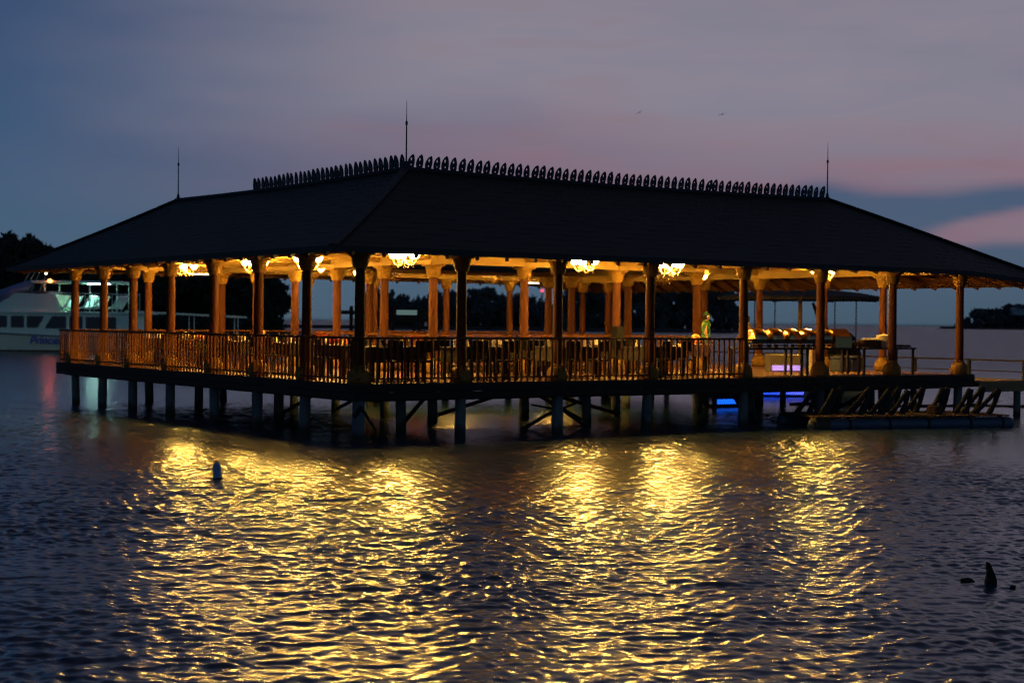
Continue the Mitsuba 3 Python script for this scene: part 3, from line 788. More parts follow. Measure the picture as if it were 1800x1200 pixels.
def person(label, M, shirt, cap, trousers, headwear):
    """Standing figure facing +x, 1.64 m tall: left is +y."""
    t = thing('person', label, 'person')
    sh, hip = 1.36, 0.88
    body = [((0, 0, 1.42), (0.02, 0, 1.50), .055, .055), ((0.015, 0, 1.54), (0.03, 0, 1.48), .082, .06), ((0, 0, 1.555), (0.02, 0, 1.545), .088, .085), ((.10, 0, 1.53), (.09, 0, 1.545), .012, .010),
            ((0, 0, 1.30), (0, 0, 1.0), .12, .11), ((-.0, .085, 1.52), (-.005, .088, 1.545), .016, .016), ((0, -.085, 1.52), (-.005, -.088, 1.545), .016, .016)]
    sl, tr = [((0, .13, sh), (0, -.13, sh), .075, .075), ((0, .07, 1.28), (0, -.07, 1.28), .115, .115), ((0, .06, 1.0), (0, -.06, 1.0), .115, .115), ((0, 0, 1.28), (0, 0, 1.0), .12, .12), ((0, 0, 1.40), (0, 0, 1.34), .07, .09)], []
    tr += [((0, .08, hip + .06), (0, -.08, hip + .06), .105, .105)]
    for s, sw in ((1, .14), (-1, -.12)):
        el, wr = (sw * .5 - .05, s * .235, 1.10), (sw + .10, s * .21, .90)
        sl.append(((0, s * .18, sh - .01), (sw * .3, s * .215, 1.2), .062, .05))
        body += [((0, s * .18, sh), el, .045, .038), (el, wr, .037, .026)]
        h = np.array(wr)
        d = np.array([.35, 0, -.93])
        palm = h + d * .075
        body.append((h, palm, .026, .03))
        for j, (off, ln) in enumerate(((-.026, .062), (-.009, .072), (.009, .068), (.025, .052))):
            k0 = palm + np.array([off, 0, 0]) + d * .018
            k1 = k0 + d * ln * .55
            k2 = k1 + np.array([.12, -s * .25, -.9]) * ln * .5
            body += [(k0, k1, .0095, .009), (k1, k2, .009, .0075)]
        body.append((h + d * .03 + np.array([.02, -s * .01, 0]), h + d * .085 + np.array([.045, -s * .02, 0]), .012, .009))
        kn, an = (sw * .35 + .03, s * .09, .47), (sw * .2 - .05 * s, s * .09, .09)
        tr += [((0, s * .085, hip), kn, .088, .06), (kn, an, .058, .045)]
        body += [(kn, an, .05, .035), ((an[0], an[1], .035), (an[0] + .15, an[1] + s * .02, .03), .038, .032), (an, (an[0], an[1], .04), .036, .036)]
    put('body', skin(body, .021, 3), 'm_skin', M=M, parent=t, smooth=True)
    put('shirt', skin(sl), shirt, M=M, parent=t, smooth=True)
    put('trousers', skin(tr), trousers, M=M, parent=t, smooth=True)
    if headwear == 'cap':
        put('hair', skin([((-.02, 0, 1.54), (-.025, 0, 1.57), .088, .088)]), 'm_hair', M=M, parent=t, smooth=True)
        put('cap', skin([((0, 0, 1.595), (-.005, 0, 1.61), .088, .078), ((.08, .03, 1.60), (.15, .02, 1.59), .016, .012), ((.08, -.03, 1.60), (.15, -.02, 1.59), .016, .012)]), cap, M=M, parent=t, smooth=True)
    else:
        put('hair', skin([((-.02, 0, 1.545), (-.01, 0, 1.575), .094, .088), ((-.05, 0, 1.54), (-.06, 0, 1.46), .07, .05)]), 'm_hair', M=M, parent=t, smooth=True)


person('person in a green shirt and green cap walking behind the railing', PAV @ mat4(13.72, 4.3, DECK, -ROT + 0.25), 'm_green_shirt', 'm_green_cap', 'm_trousers', 'cap')
person('person in a beige top half hidden by a column behind the domed dishes', PAV @ mat4(19.55, 8.85, DECK, -ROT + 2.6), 'm_beige_shirt', None, 'm_trousers', 'hair')

# ------------------------------------------------------------------ walkway on the right
walk = thing('side_walkway', 'lower timber walkway along the right side of the pavilion with a thin rail', 'walkway')
for k in range(14):
    put('plank', box(20.09 + .19 * k, 9.0, 1.03, .17, 18.2, .05, .006), 'm_walk', M=PAV, parent=walk)
put('fascia', box(21.4, -.13, .89, 2.7, .05, .30, .01), 'm_walk', M=PAV, parent=walk)
for v in (0.6, 4.2, 8, 12, 16):
    put('crossbeam', box(21.4, v, .93, 2.6, .12, .14), 'm_fascia', M=PAV, parent=walk)
for u, v in ((22.1, .15), (20.4, 4.2), (22.3, 4.2), (20.4, 8), (22.3, 8), (22.3, 12), (22.3, 16)):
    put('pile', tube((u, v, -.8), (u, v, .86), .11, .10, 12), 'm_pile', M=PAV, parent=walk, smooth=40)
rail_pts = [(22.35, 0.1), (22.35, 2.1), (22.35, 4.2), (22.35, 6.4), (22.35, 8.6), (22.35, 11), (22.35, 14), (22.35, 17.5)]
for u, v in rail_pts:
    put('rail_post', box(u, v, 1.33, .09, .09, .56, .01), 'm_fascia', M=PAV, parent=walk)
put('rail', cat([bar((22.35, -.1, 1.60), (22.35, 17.8, 1.60), .05, .05), bar((22.35, -.1, 1.28), (22.35, 17.8, 1.28), .03, .03)]), 'm_fascia', M=PAV, parent=walk)

# ------------------------------------------------------------------ raft with pontoons under the right front
A, B = np.array([7.55, 40.55, .10]), np.array([12.9, 42.25, .10])
raft = thing('floating_raft', 'blue grey pontoon raft with slanting timber struts below the right front', 'raft')
dirn = (B - A) / np.linalg.norm(B - A)
side = np.array([-dirn[1], dirn[0], 0])


def pontoon(A, B, r):
    ms = [tube(A, B, r, n=24)]
    for e, d in ((A, -dirn), (B, dirn)):
        ms.append(tube(e, e + d * .10, r, r * .8, 24)); ms.append(tube(e + d * .10, e + d * .15, r * .8, r * .4, 24))
    return ms


for off, m_ in ((0.0, 'm_pontoon'), (1.7, 'm_pontoon')):
    put('pontoon', cat(pontoon(A + side * off, B + side * off, .17)), m_, parent=raft, smooth=50)
put('pontoon_end', cat([tube(A - dirn * .02, A + dirn * .30, .20, n=24), tube(A - dirn * .02, A - dirn * .1, .20, .15, 24), tube(A + dirn * .30, A + dirn * .38, .20, .172, 24)]), 'm_canopy', parent=raft, smooth=50)
for s in (.16, .36, .56, .78, .95):
    put('collar', tube(A + (B - A) * s, A + (B - A) * s + dirn * .07, .182, n=20), 'm_drift', parent=raft, smooth=50)
for k in range(26):
    s = .01 + k / 26.0
    c = A + (B - A) * s + side * .85 + np.array([0, 0, .205])
    put('plank', bar(c - side * 1.05, c + side * 1.05, .17, .035), 'm_raft_wood', parent=raft)
# struts: inverted V pairs, unevenly bent
for k, s in enumerate((.10, .24, .38, .52, .66, .82, .97)):
    for off in (.5, 1.3):
        foot = A + (B - A) * (s + RNG.normal(0, .015)) + side * off + np.array([0, 0, .2])
        top = foot + dirn * (.22 + RNG.normal(0, .05)) + np.array([0, 0, .66 + RNG.normal(0, .02)])
        put('strut', path_tube([foot, foot * .5 + top * .5 + dirn * .04, top], [.085, .065, .08], 8), 'm_drift', parent=raft, smooth=40)
        f2 = foot - dirn * (.34 + RNG.normal(0, .06))
        put('strut', path_tube([f2, f2 * .5 + top * .5, top - dirn * .02], [.08, .06, .07], 8), 'm_drift', parent=raft, smooth=40)
put('block', box(0, 0, .12, .3, .3, .2, .02), 'm_raft_wood', M=mat4(*(A + (B - A) * .66 + side * .4 + np.array([0, 0, .22])), ROT), parent=raft)

# drifting branches caught between the piles
for k, (p0, p1, p2) in enumerate((((0.2, 39.6, -.05), (.9, 39.9, .35), (1.7, 40.6, .62)), ((2.0, 40.2, -.05), (1.3, 40.1, .42), (0.5, 40.4, .55)), ((-3.35, 34.75, .55), (-3.2, 34.6, .75), (-2.85, 34.2, .30)))):
    put('drift_branch', path_tube([p0, p1, p2], [.05, .045, .02], 8), 'm_drift', smooth=40, label=('dark branch leaning up to the right between the piles', 'dark branch crossing the other one between the piles', 'dark branch caught on the corner pile')[k], cat='branch')
put('floating_rope', path_tube([(9 + k * .55, 52.5 + .5 * math.sin(k * .7), .03 + .02 * math.sin(k * 1.9)) for k in range(26)], .05, 6), 'm_drift', smooth=40, label='dark floating rope on the sea beyond the right end of the deck', cat='rope')

# ------------------------------------------------------------------ canopy on a float behind the right end
can = thing('shade_canopy', 'wide flat shade canopy on a centre pole standing on a float beyond the pavilion', 'canopy')
cxy = (10.75, 60.5)
prof = [(3.1, 3.50), (3.12, 3.62), (2.2, 3.78), (1.0, 3.90), (0.1, 3.95)]
put('cover', lathe(prof, 12, cap=False), 'm_canopy', M=mat4(*cxy), parent=can)
put('liner', lathe([(3.08, 3.51), (0.1, 3.6)], 12, cap=False), 'm_canopy', M=mat4(*cxy), parent=can)
put('pole', tube((-.05, 0, .55), (-.05, 0, 3.6), .09, .075, 12), 'm_beam', M=mat4(*cxy), parent=can, smooth=40)
for dx, dy in ((-1.05, -.4), (1.95, -.4), (-1.5, 1.6), (1.6, 1.8)):
    put('thin_pole', tube((dx, dy, .55), (dx, dy, 3.55), .022, n=6), 'm_iron', M=mat4(*cxy), parent=can)
for k in range(8):
    a = k * PI / 4 + .2
    put('rib', bar((.08 * math.cos(a), .08 * math.sin(a), 3.57), (3.0 * math.cos(a), 3.0 * math.sin(a), 3.49), .05, .05), 'm_iron', M=mat4(*cxy), parent=can)
flo = thing('float_platform', 'low dark float carrying the shade canopy, lit blue along its waterline', 'platform')
for k in range(20):
    put('plank', box(7.2 + .28 * k, 61.0, .5, .26, 5.0, .06, .006), 'm_raft_wood', parent=flo)
put('frame', cat([box(9.85, 58.55, .38, 5.6, .1, .2), box(9.85, 63.45, .38, 5.6, .1, .2), box(7.1, 61, .38, .1, 4.8, .2), box(12.6, 61, .38, .1, 4.8, .2)]), 'm_fascia', parent=flo)
for x in (7.4, 9.2, 11, 12.3):
    for y in (58.9, 63.1):
        put('drum', tube((x - .5, y, .12), (x + .5, y, .12), .25, n=16), 'm_pontoon', parent=flo, smooth=40)
BLUE = np.array([.01, .09, 1.0])
put('blue_light', box(9.75, 58.47, .17, 1.5, .03, .18), 'm_white', parent=flo, emitter=lamp(BLUE * [1, .6, .7], 1.6), label='dim blue light strip')
fl = thing('blue_reflection_panel', 'added blue glowing panel in place of the water reflection under the right wing', 'light')  # added: glowing box and its float stand in for a blue reflection
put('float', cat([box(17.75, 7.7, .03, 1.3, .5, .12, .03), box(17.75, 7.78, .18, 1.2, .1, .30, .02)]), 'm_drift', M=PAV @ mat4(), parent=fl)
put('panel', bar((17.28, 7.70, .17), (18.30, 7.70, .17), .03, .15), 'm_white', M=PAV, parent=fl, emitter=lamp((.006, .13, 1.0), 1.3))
# folded sunshade leaning against the pole, and a tarpaulin heap
put('folded_sunshade', path_tube([(11.0, 59.6, 3.4), (11.35, 59.55, 2.6), (11.9, 59.5, 1.7), (12.3, 59.5, .55)], [.05, .13, .17, .06], 10), 'm_black', smooth=40, label='long dark folded sunshade leaning under the canopy', cat='sunshade')
tp = moved(trimesh.creation.icosphere(3, 1.0), s=(.95, .8, 1.0))
tp.vertices += (meshkit.fbm(tp.vertices * 2.2, 3, 2)[:, None] - .5) * .35 * tp.vertices
tp.vertices[:, 2] = np.maximum(tp.vertices[:, 2], -.9)
put('tarpaulin_heap', tp, 'm_black', M=mat4(12.1, 60.6, 1.43), smooth=True, label='dark rounded heap under a tarpaulin to the right of the canopy pole', cat='tarpaulin')

# ------------------------------------------------------------------ cabin cruiser on the left (bow to the left)
BY = 121.0
K = BY / FPX


def BX(px):
    return (px - 900) * K


boat = thing('cabin_cruiser', 'large white cabin cruiser with a flybridge canopy moored left of the pavilion', 'boat')
st = []          # stations: px, half beam, sheer height, keel rise
for px, hb, sh in ((-330, .05, 2.6), (-280, 1.2, 2.3), (-200, 2.2, 1.95), (-100, 2.7, 1.7), (0, 2.85, 1.5), (100, 2.85, 1.32), (200, 2.8, 1.28), (262, 2.7, 1.28)):
    st.append((BX(px), hb, sh))
hv, hf = [], []
for x, hb, sh in st:
    for q in ((hb * .80, -.4), (hb * .86, .05), (hb * .95, sh * .5), (hb, sh), (hb * .97, sh + .02)):
        hv.append((x, -q[0], q[1]))
    for q in ((hb * .97, sh + .02), (hb, sh), (hb * .95, sh * .5), (hb * .86, .05), (hb * .80, -.4)):
        hv.append((x, q[0], q[1]))
for i in range(len(st) - 1):
    for j in range(9):
        a = i * 10 + j
        hf += [(a, a + 10, a + 11), (a, a + 11, a + 1)]
a = (len(st) - 1) * 10
hf += [(a + j, a + j + 1, a + 9) for j in range(8)]
BM = mat4(0, BY + 2.85, 0)
hull_k = put('hull', trimesh.Trimesh(np.array(hv), np.array(hf), process=False), 'm_boat', M=BM, parent=boat, smooth=30)
put('rub_rail', path_tube([(x, -hb - .03, sh - .12) for x, hb, sh in st[1:]], .07, 8), 'm_boat_trim', M=BM, parent=boat, smooth=40)
put('boot_stripe', path_tube([(x, -hb * .885 - .02, .10) for x, hb, sh in st[1:]], .07, 6), 'm_boat_dark', M=BM, parent=boat)
FY = -2.6
# cabin side panel pierced by the window openings (photograph columns turned to metres along the hull)
wins = [((-60, 556), (-22, 556), (-22, 577), (-60, 577)), ((-14, 556), (11, 556), (11, 577), (-14, 577)), ((17, 556), (41, 556), (41, 577), (17, 577)), ((45, 556), (77, 556), (65, 577), (45, 577)),
        ((90, 556), (115, 556), (115, 578), (76, 578)), ((120, 556), (144, 556), (144, 578), (120, 578)), ((149, 557), (175, 557), (175, 578), (149, 578)), ((178, 557), (203, 557), (203, 578), (178, 578))]
zc = lambda y: CAM_Z + (558.5 - y) * K
side_p = sg.Polygon([(BX(-120), 1.3), (BX(225), 1.2), (BX(225), zc(553)), (BX(-70), zc(553)), (BX(-110), 2.0)])
glass_l = []
for w in wins:
    pw = sg.Polygon([(BX(x), zc(y)) for x, y in w]).buffer(-.08).buffer(.08, quad_segs=2)
    side_p = side_p.difference(pw)
    glass_l.append(pw)


def upright(m, y):
    m = m.copy()
    m.apply_transform(np.array([[1, 0, 0, 0], [0, 0, -1, y], [0, 1, 0, 0], [0, 0, 0, 1.0]]))
    return m


put('cabin', cat([upright(extrude(side_p, .08), FY), box((BX(-70) + BX(225)) / 2, .1, zc(552.6), BX(225) - BX(-70), 5.0, .06), box(BX(225), 0, 2.0, .08, 5.1, 1.6)]), 'm_boat', M=BM, parent=boat)
for g in glass_l:
    put('window', upright(extrude(g, .03), FY + .03), 'm_boat_dark', M=BM, parent=boat)
put('upper_deck', box((BX(-95) + BX(250)) / 2, 0, zc(550), BX(250) - BX(-95), 5.7, .18, .05), 'm_boat', M=BM, parent=boat)
fb = sg.Polygon([(BX(-75), zc(548)), (BX(105), zc(548)), (BX(105), zc(541)), (BX(92), zc(518)), (BX(30), zc(516)), (BX(-10), zc(520)), (BX(-60), zc(538))])
put('flybridge', upright(extrude(fb, 4.6), 2.3), 'm_boat', M=BM, parent=boat)
ws = sg.Polygon([(BX(18), zc(520)), (BX(24), zc(512)), (BX(75), zc(512)), (BX(78), zc(520))])
put('windscreen', upright(extrude(ws, 4.3), 2.15), 'm_boat_dark', M=BM, parent=boat)
put('canopy', box((BX(50) + BX(208)) / 2, 0, zc(495.5), BX(208) - BX(50), 4.6, .18, .06), 'm_boat', M=BM, parent=boat)
for px in (72, 152, 200):
    for y in (-2.0, 2.0):
        put('canopy_post', tube((BX(px), y, zc(548)), (BX(px), y, zc(496)), .06, n=8), 'm_boat', M=BM, parent=boat)
put('deck_rail', cat([tube((BX(95), -2.7, zc(515)), (BX(245), -2.7, zc(517)), .035, n=6)] + [tube((BX(p), -2.7, zc(550)), (BX(p), -2.7, zc(515.5)), .025, n=6) for p in range(100, 250, 16)]), 'm_boat', M=BM, parent=boat)
for k, px in enumerate((96, 128, 146, 180)):
    s = cat([box(0, 0, .0, 1.1, 3.2, .14, .04), moved(box(0, 0, .5, .14, 3.2, 1.1, .05), .55, 0, 0, ry=.5)])
    put('bench_seat', s, 'm_seat', M=BM @ mat4(BX(px), -.6, zc(541)), parent=boat)
for px0, px1, y0, y1 in ((33, 58, 540, 478), (52, 70, 535, 480), (18, 62, 540, 455), (8, 45, 540, 470)):
    put('antenna', tube((BX(px0), -1.6, zc(y0)), (BX(px1), -1.2, zc(y1)), .035, .015, 6), 'm_boat', M=BM, parent=boat)
put('mast_lamp', trimesh.creation.icosphere(2, .10), 'm_white', M=BM @ mat4(BX(69), -1.2, zc(480)), parent=boat, smooth=True, emitter=lamp((1, .75, .4), 9.0), label='small warm white lamp on an antenna')
put('signal_lamp', trimesh.creation.icosphere(2, .14), 'm_white', M=BM @ mat4(BX(84), -2.4, zc(494)), parent=boat, smooth=True, emitter=lamp((1, .10, .015), 45.0), label='glowing red signal lamp')
put('deck_lamp', box(BX(162), -1.0, zc(498.5), 1.6, .2, .05), 'm_white', M=BM, parent=boat, emitter=lamp((.55, 1.0, .95), 85.0), label='cold white lamp under the canopy')
txt = meshkit.text_mesh('Princess', .52, .03, bold=True)
S = np.eye(4); S[0, 1] = .22
txt.apply_transform(S)
put('lettering', upright(moved(txt, BX(52), .64, 0), -2.93), 'm_lettering', M=BM, parent=boat, label='blue slanted name on the hull')
tb = moved(trimesh.creation.icosphere(3, 1.0), s=(2.4, 1.3, .55))
tb.vertices += (meshkit.fbm(tb.vertices * 1.3, 3, 7)[:, None] - .5) * .5 * tb.vertices
put('folded_tarpaulin', tb, 'm_tarp_blue', M=BM @ mat4(BX(-8), -1.4, zc(524), 0, 1.0, ry=-.45), smooth=True, label='bunched blue tarpaulin on the foredeck of the white cabin cruiser', cat='tarpaulin')

# long covered boat behind, its flat roof showing between the left columns
cb = thing('covered_boat', 'low open boat with a long flat pale roof seen between the left columns', 'boat')
CY = 100.0
k2 = CY / FPX
cxm = lambda px: (px - 900) * k2
put('roof', bar((cxm(222), CY, CAM_Z + .42), (cxm(428), CY + 1, CAM_Z + .12), 2.2, .13), 'm_boat', parent=cb)
hl = []
for s in np.linspace(0, 1, 9):
    x = cxm(225) + (cxm(470) - cxm(225)) * s
    hb = 1.2 * (1 - s ** 4) ** .5 + .02
    hl.append((x, hb, .55 + .5 * s ** 3))
hv, hf = [], []
for x, hb, sh in hl:
    hv += [(x, -hb * .7, -.2), (x, -hb, sh), (x, hb, sh), (x, hb * .7, -.2)]
for i in range(len(hl) - 1):
    for j in range(3):
        a = i * 4 + j
        hf += [(a, a + 4, a + 5), (a, a + 5, a + 1)]
put('hull', trimesh.Trimesh(np.array(hv), np.array(hf), process=False), 'm_boat_trim', M=mat4(0, CY + .5), parent=cb)
for px, h in ((240, .4), (331, .3), (340, .29), (411, .15), (417, .14)):
    put('roof_post', tube((cxm(px), CY + .2, .4), (cxm(px), CY + .2, CAM_Z + h), .035, n=6), 'm_boat', parent=cb)

# two speedboats moored far behind the middle
def speedboat(px, depth, L, label, rz):
    t = thing('speedboat', label, 'boat')
    hv, hf, hl = [], [], []
    for s in np.linspace(0, 1, 9):
        hl.append((-L / 2 + L * s, 1.0 * (1 - s ** 3) ** .6 + .02, .75 + .35 * s * s))
    for x, hb, sh in hl:
        hv += [(x, -hb * .6, -.2), (x, -hb, sh), (x, -hb * .8, sh + .06), (x, hb * .8, sh + .06), (x, hb, sh), (x, hb * .6, -.2)]
    for i in range(len(hl) - 1):
        for j in range(5):
            a = i * 6 + j
            hf += [(a, a + 6, a + 7), (a, a + 7, a + 1)]
    hf += [(0, 1, 5), (1, 2, 5), (2, 3, 5), (3, 4, 5)]
    M = mat4((px - 900) * depth / FPX, depth, 0, rz)
    put('hull', trimesh.Trimesh(np.array(hv), np.array(hf), process=False), 'm_boat', M=M, parent=t)
    put('windscreen', cat([bar((.2, -.7, .9), (-.2, -.6, 1.45), .9, .03), bar((-.2, -.6, 1.45), (-.2, .6, 1.45), .05, .05)]), 'm_boat_dark', M=M, parent=t)
    put('canopy_frame', cat([tube((x, y, .8), (x - .1, y, 1.9), .03, n=6) for x in (-.9, .1) for y in (-.7, .7)] + [box(-.45, 0, 1.92, 1.5, 1.6, .06, .02)]), 'm_tarp_blue', M=M, parent=t)
    put('outboard_motor', cat([box(-L / 2 - .2, 0, .95, .35, .35, .5, .08), box(-L / 2 - .2, 0, .45, .14, .14, .7)]), 'm_black', M=M, parent=t)


speedboat(566, 78, 4.2, 'pale speedboat with a blue top seen left of the near corner column', .3)
speedboat(732, 84, 4.0, 'pale speedboat moored under the jetty shelter', 2.8)

# jetty shelter with a dim sign
jy = 86.0
jx = lambda px: (px - 900) * jy / FPX
jet = thing('jetty_shelter', 'dark timber jetty gate with a pale green sign seen through the middle of the pavilion', 'shelter')
for px in (617, 690, 728, 737, 770):
    put('post', tube((jx(px), jy, -.4), (jx(px), jy, CAM_Z + .75), .10, n=10), 'm_drift', parent=jet, smooth=40)
put('beam', cat([box((jx(590) + jx(775)) / 2, jy, CAM_Z + .42, jx(775) - jx(590), .25, .2), box((jx(688) + jx(775)) / 2, jy + .4, CAM_Z + .05, jx(775) - jx(688), .3, .16)]), 'm_drift', parent=jet)
put('brace', cat([bar((jx(745), jy, CAM_Z - .5), (jx(762), jy, .6), .12, .12), bar((jx(690), jy, .7), (jx(775), jy, .7), .8, .1)]), 'm_drift', parent=jet)
sign = put('sign', box((jx(697) + jx(733)) / 2, jy - .2, CAM_Z + .44, jx(733) - jx(697), .06, .26, .01), 'm_white', parent=jet, emitter=lamp((.10, .20, .17), .55), label='pale green lit sign')

# mast with a red light far behind, seen between two columns
mk = thing('light_mast', 'thin mast with a small red light above the far trees', 'mast')
mx, my = (952 - 900) * 430 / FPX, 430.0
put('pole', tube((mx, my, 0), (mx, my, 13.5), .22, .10, 8), 'm_iron', parent=mk)
put('platform', lathe([(.2, 11.9), (.7, 12.2), (.7, 12.9), (.3, 13.1)], 10), 'm_iron', M=mat4(mx, my), parent=mk)
put('lamp', trimesh.creation.icosphere(1, .4), 'm_white', M=mat4(mx, my - .9, 10.9), parent=mk, smooth=True, emitter=lamp((1, .05, .08), 3.0), label='small red lamp')

# ------------------------------------------------------------------ buoy, stumps
by = thing('mooring_buoy', 'small blue grey mooring buoy floating in the golden reflections', 'buoy')
Mb = mat4((384 - 900) * 26.4 / FPX, 26.4, 0, ry=-.06)
put('body', lathe([(.05, -.2), (.075, -.12), (.078, .03), (.066, .07), (.064, .14), (.070, .18), (.060, .24), (.03, .27)], 18), 'm_buoy', M=Mb, parent=by, smooth=50)
put('ring', moved(trimesh.creation.torus(.025, .007, 12, 6), 0, 0, .285, rx=PI / 2), 'm_iron', M=Mb, parent=by, smooth=True)
put('waterline_band', lathe([(.081, -.06), (.083, .02), (.080, .03)], 18, cap=False), 'm_drift', M=Mb, parent=by, smooth=50)


def lump(s, seed, n=3):
    m = trimesh.creation.icosphere(n, 1.0)
    m.vertices += (meshkit.fbm(m.vertices * 1.6, 3, seed)[:, None] - .5) * .7 * m.vertices
    m.vertices *= s
    return m


d = 16.35
fin = [(-.045, -.08), (.062, -.08), (.066, .045), (.05, .09), (.026, .145), (.0, .20), (-.018, .235), (-.036, .228), (-.030, .16), (-.034, .08), (-.046, .03)]
fm = extrude(sg.Polygon(fin), .05)
fm = fm.subdivide().subdivide()
fm.vertices += (meshkit.noise(fm.vertices * 30, 3)[:, None] - .5) * .007
put('driftwood_stump', upright(fm, .02), 'm_drift', M=mat4((1745 - 900) * d / FPX, d, .0, .2), label='pointed dark stump standing out of the water at the right', cat='driftwood')
put('driftwood_lump', lump((.075, .06, .036), 4), 'm_drift', M=mat4((1706 - 900) * 16.5 / FPX, 16.5, .012), smooth=True, label='low dark lump of driftwood left of the pointed stump', cat='driftwood')
put('driftwood_chip', lump((.03, .03, .02), 6, 2), 'm_drift', M=mat4((1786 - 900) * 16.2 / FPX, 16.2, .005), smooth=True, label='small dark piece of driftwood right of the pointed stump', cat='driftwood')

# ------------------------------------------------------------------ birds
def bird(px, y, depth, bank, label):
    t = thing('bird', label, 'bird')
    M = mat4((px - 900) * depth / FPX, depth, CAM_Z + (567 - y) * depth / FPX, .4, 1.0, ry=bank)
    put('body', moved(lathe([(.01, -.24), (.05, -.12), (.07, .02), (.05, .14), (.03, .2), (.005, .27)], 10), rx=-PI / 2), 'm_drift', M=M, parent=t, smooth=True)
    for s in (-1, 1):
        w = np.array([(0, .10, .0), (0, -.07, .0), (s * .30, -.02, .10), (s * .30, .13, .11), (s * .62, -.08, .03), (s * .62, .0, .03)])
        top, f = w + [0, 0, .008], [(0, 1, 2), (0, 2, 3), (3, 2, 4), (3, 4, 5)]
        v = np.vstack([top, w - [0, 0, .008]])
        ff = f + [(a + 6, c + 6, b + 6) for a, b, c in f] + [(1, 7, 8), (1, 8, 2), (2, 8, 10), (2, 10, 4), (0, 3, 9), (0, 9, 6), (3, 5, 11), (3, 11, 9), (4, 10, 11), (4, 11, 5)]
        put('wing', trimesh.Trimesh(v, np.array(ff), process=False), 'm_drift', M=M, parent=t)


bird(1120, 198, 230, -.55, 'bird flying over the ridge, the left of two')
bird(1265, 200, 215, -.35, 'bird flying over the ridge, the right of two')

# ------------------------------------------------------------------ land, trees
def land(name, pts, label, z=0.8, mat_='m_land'):
    """A low shore: outline polygon in metres, domed a little."""
    pol = sg.Polygon(pts)
    m = extrude(pol, z + .5)
    m.apply_translation((0, 0, -.5))
    m = m.subdivide().subdivide()
    m.vertices[:, 2] += np.where(m.vertices[:, 2] > 0, 1.2 * (meshkit.fbm(m.vertices * [.03, .03, 0], 3, 3) - .5), 0)
    put(name, m, mat_, label=label, kind='structure')


land('shore', [(-110, 205), (-70, 198), (-45, 205), (-33, 214), (-30, 232), (-40, 275), (-110, 290)], 'dark wooded shore behind the cruiser')
land('far_shore', [(-75, 520), (-40, 505), (0, 500), (45, 492), (66, 486), (72, 500), (60, 590), (-70, 600)], 'dark far shore behind the middle of the pavilion')
land('island', [(396, 1480), (420, 1460), (470, 1450), (560, 1460), (570, 1560), (410, 1560)], 'dark small island on the horizon at the right', 2.0)


def leaves(c, rad, n, size, rng, hollow=.35, up=.0):
    """n leaf clumps of three crossing blades spread through an ellipsoid."""
    d = rng.normal(size=(n, 3)); d /= np.linalg.norm(d, axis=1, keepdims=True)
    r = (hollow + (1 - hollow) * rng.random(n)) ** .6
    p = np.array(c) + d * r[:, None] * np.array(rad)
    a = rng.normal(size=(n, 3)); a /= np.linalg.norm(a, axis=1, keepdims=True)
    b = np.cross(a, rng.normal(size=(n, 3))); b /= np.linalg.norm(b, axis=1, keepdims=True)
    s = size * (.5 + rng.random(n))[:, None]
    v = np.stack([p - a * s * 1.3, p + b * s * .55, p + a * s * 1.3, p - b * s * .55], 1).reshape(-1, 3)
    i = np.arange(n)[:, None] * 4
    f = np.vstack([i + [0, 1, 2], i + [0, 2, 3]])
    return trimesh.Trimesh(v, f, process=False)


def tree(x, y, h, w, label, seed, group=None, name='tree', fol='m_foliage', n=2600, size=.38):
    rng = np.random.default_rng(seed)
    t = thing(name, label, 'tree', group)
    lim = [path_tube([(0, 0, -.3), (.15, .1, h * .3), (-.1, .1, h * .6), (.1, 0, h * .88)], [.3, .24, .16, .06], 8)]
    cr = []
    nb = 9
    for k in range(nb):
        a = rng.uniform(0, 2 * PI); zz = h * rng.uniform(.38, .9); rr = w * rng.uniform(.25, .62) * (1.15 - abs(zz / h - .6))
        c = (rr * math.cos(a), rr * math.sin(a), zz)
        lim.append(path_tube([(0, 0, zz * .62), (c[0] * .5, c[1] * .5, zz * .85), c], [.11, .08, .03], 6))
        cr.append(leaves(c, (w * rng.uniform(.2, .36), w * rng.uniform(.2, .36), h * rng.uniform(.08, .16)), n // nb, size, rng))
        for _ in range(5):
            q = np.array(c) + rng.normal(0, 1, 3) * [w * .17, w * .17, h * .07]
            cr.append(leaves(q, (w * .07, w * .07, h * .04), 26, size * .8, rng, .1))
    cr.append(leaves((0, 0, h * .88), (w * .28, w * .28, h * .12), n // nb, size, rng))
    M = mat4(x, y, .6)
    put('trunk', cat(lim), 'm_bark', M=M, parent=t, smooth=40)
    put('crown', cat(cr), fol, M=M, parent=t)


ty = 226.0
X = lambda px, d: (px - 900) * d / FPX
spec = [(-25, 13.0, 6.5, 'leftmost dark tree at the edge of the photo'), (14, 13.9, 5.2, 'tall dark tree above the bow of the cruiser'), (46, 13.0, 4.8, 'dark tree with a ragged top above the cruiser'),
        (78, 12.2, 5.2, 'rounded dark tree just left of the roof corner'), (112, 11.4, 5.6, 'dark tree partly behind the left roof corner')]
for k, (px, h, w, l) in enumerate(spec):
    tree(X(px, ty + 3 * (k % 2)), ty + 3 * (k % 2), h, w, l, 20 + k)
for k, px in enumerate((150, 190, 232, 275, 318, 360, 402, 440)):
    tree(X(px, ty + 4), ty + 4 + 5 * (k % 3), 8.8 + 1.3 * ((k * 7) % 3), 6.2, f'dark shore tree behind the left columns, {(*ORD, "sixth", "seventh", "eighth")[k]} from the left', 40 + k, 'dark trees behind the left columns')
tree(X(472, ty - 4), ty - 4, 8.6, 4.0, 'feathery dark tree at the right end of the shore, sky showing through it', 70, n=1300, size=.33)
rng = np.random.default_rng(77)
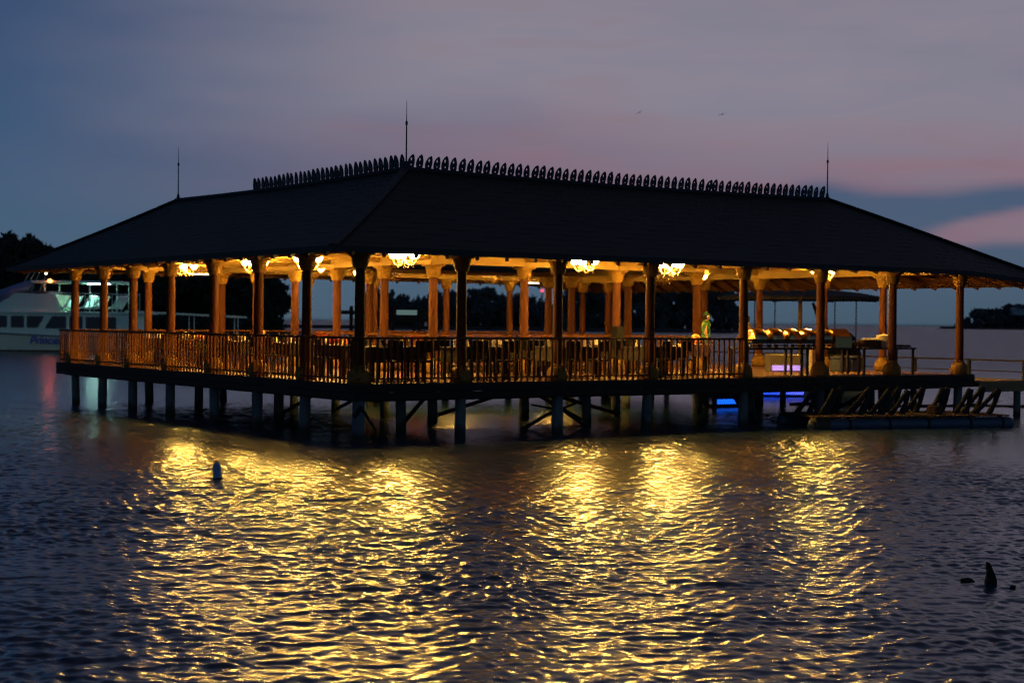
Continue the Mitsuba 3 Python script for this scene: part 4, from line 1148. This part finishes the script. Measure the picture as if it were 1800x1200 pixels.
bush = [leaves((X(px, ty - 6), ty - 6 + rng.normal(0, 2), 1.6), (2.4, 2.4, 1.6), 420, .42, rng, .1) for px in range(-60, 470, 22)]
bush += [leaves((X(px, ty + 10), ty + 12, 5.0), (3.0, 2.4, 4.2), 620, .5, rng, .1) for px in range(-60, 455, 24)]
put('undergrowth', cat(bush), 'm_foliage', label='dark undergrowth along the shore behind the boats', cat='undergrowth', kind='stuff')
# far wood
wood = []
fy = 515.0
for px in range(640, 1290, 9):
    if px < 1000:
        top = 7.8 + 1.9 * rng.random() + .9 * math.sin(px * .05) - (1.2 if 900 < px < 990 else 0)
    else:
        top = 13.5 + 4.5 * rng.random() - 6.0 * max(0, (px - 1255) / 30.0)
    nb = int(2 + top / 3)
    for j in range(nb):
        z = top * (j + .5) / nb
        wood.append(leaves((X(px, fy) + rng.normal(0, .6), fy + rng.normal(0, 6), 1.0 + z), (1.7, 2.5, top / nb * .75 + .4), 130, .62, rng, .1))
    wood.append(leaves((X(px, fy) + rng.normal(0, .8), fy, 1.2 + top), (.7, .7, 1.6), 60, .5, rng, .0))
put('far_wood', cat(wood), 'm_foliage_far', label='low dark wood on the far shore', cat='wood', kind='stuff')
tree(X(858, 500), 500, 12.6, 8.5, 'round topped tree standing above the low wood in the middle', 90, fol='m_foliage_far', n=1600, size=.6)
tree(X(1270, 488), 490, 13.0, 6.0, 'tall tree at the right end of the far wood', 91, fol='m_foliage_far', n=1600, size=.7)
isl = []
iy = 1490.0
for px in range(1690, 1960, 6):
    top = 16.5 if px > 1712 else 3.0 + 13 * max(0, (px - 1690) / 26.0)
    if px > 1762:
        top += 4.5
    for z in np.arange(1.5, top, 4.0):
        isl.append(leaves((X(px, iy), iy + rng.normal(0, 15), 1.0 + z), (4.5, 6, 3.2), 90, 1.5, rng, .1))
    isl.append(leaves((X(px, iy), iy, top), (2.5, 3, 2.5), 40, 1.3, rng, .0))
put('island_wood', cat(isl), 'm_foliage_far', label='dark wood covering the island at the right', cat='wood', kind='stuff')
hs = thing('island_house', 'roof of a house above the trees of the island at the right edge', 'house')
put('wall', box(X(1800, iy - 25), iy - 25, 16.5, 22, 10, 7), 'm_boat_trim', parent=hs)
rp = sg.Polygon([(X(1768, iy), 19.3), (X(1850, iy), 19.3), (X(1832, iy), 25), (X(1795, iy), 23.5)])
put('roof', upright(extrude(rp, 13), iy - 20), 'm_canopy', parent=hs)
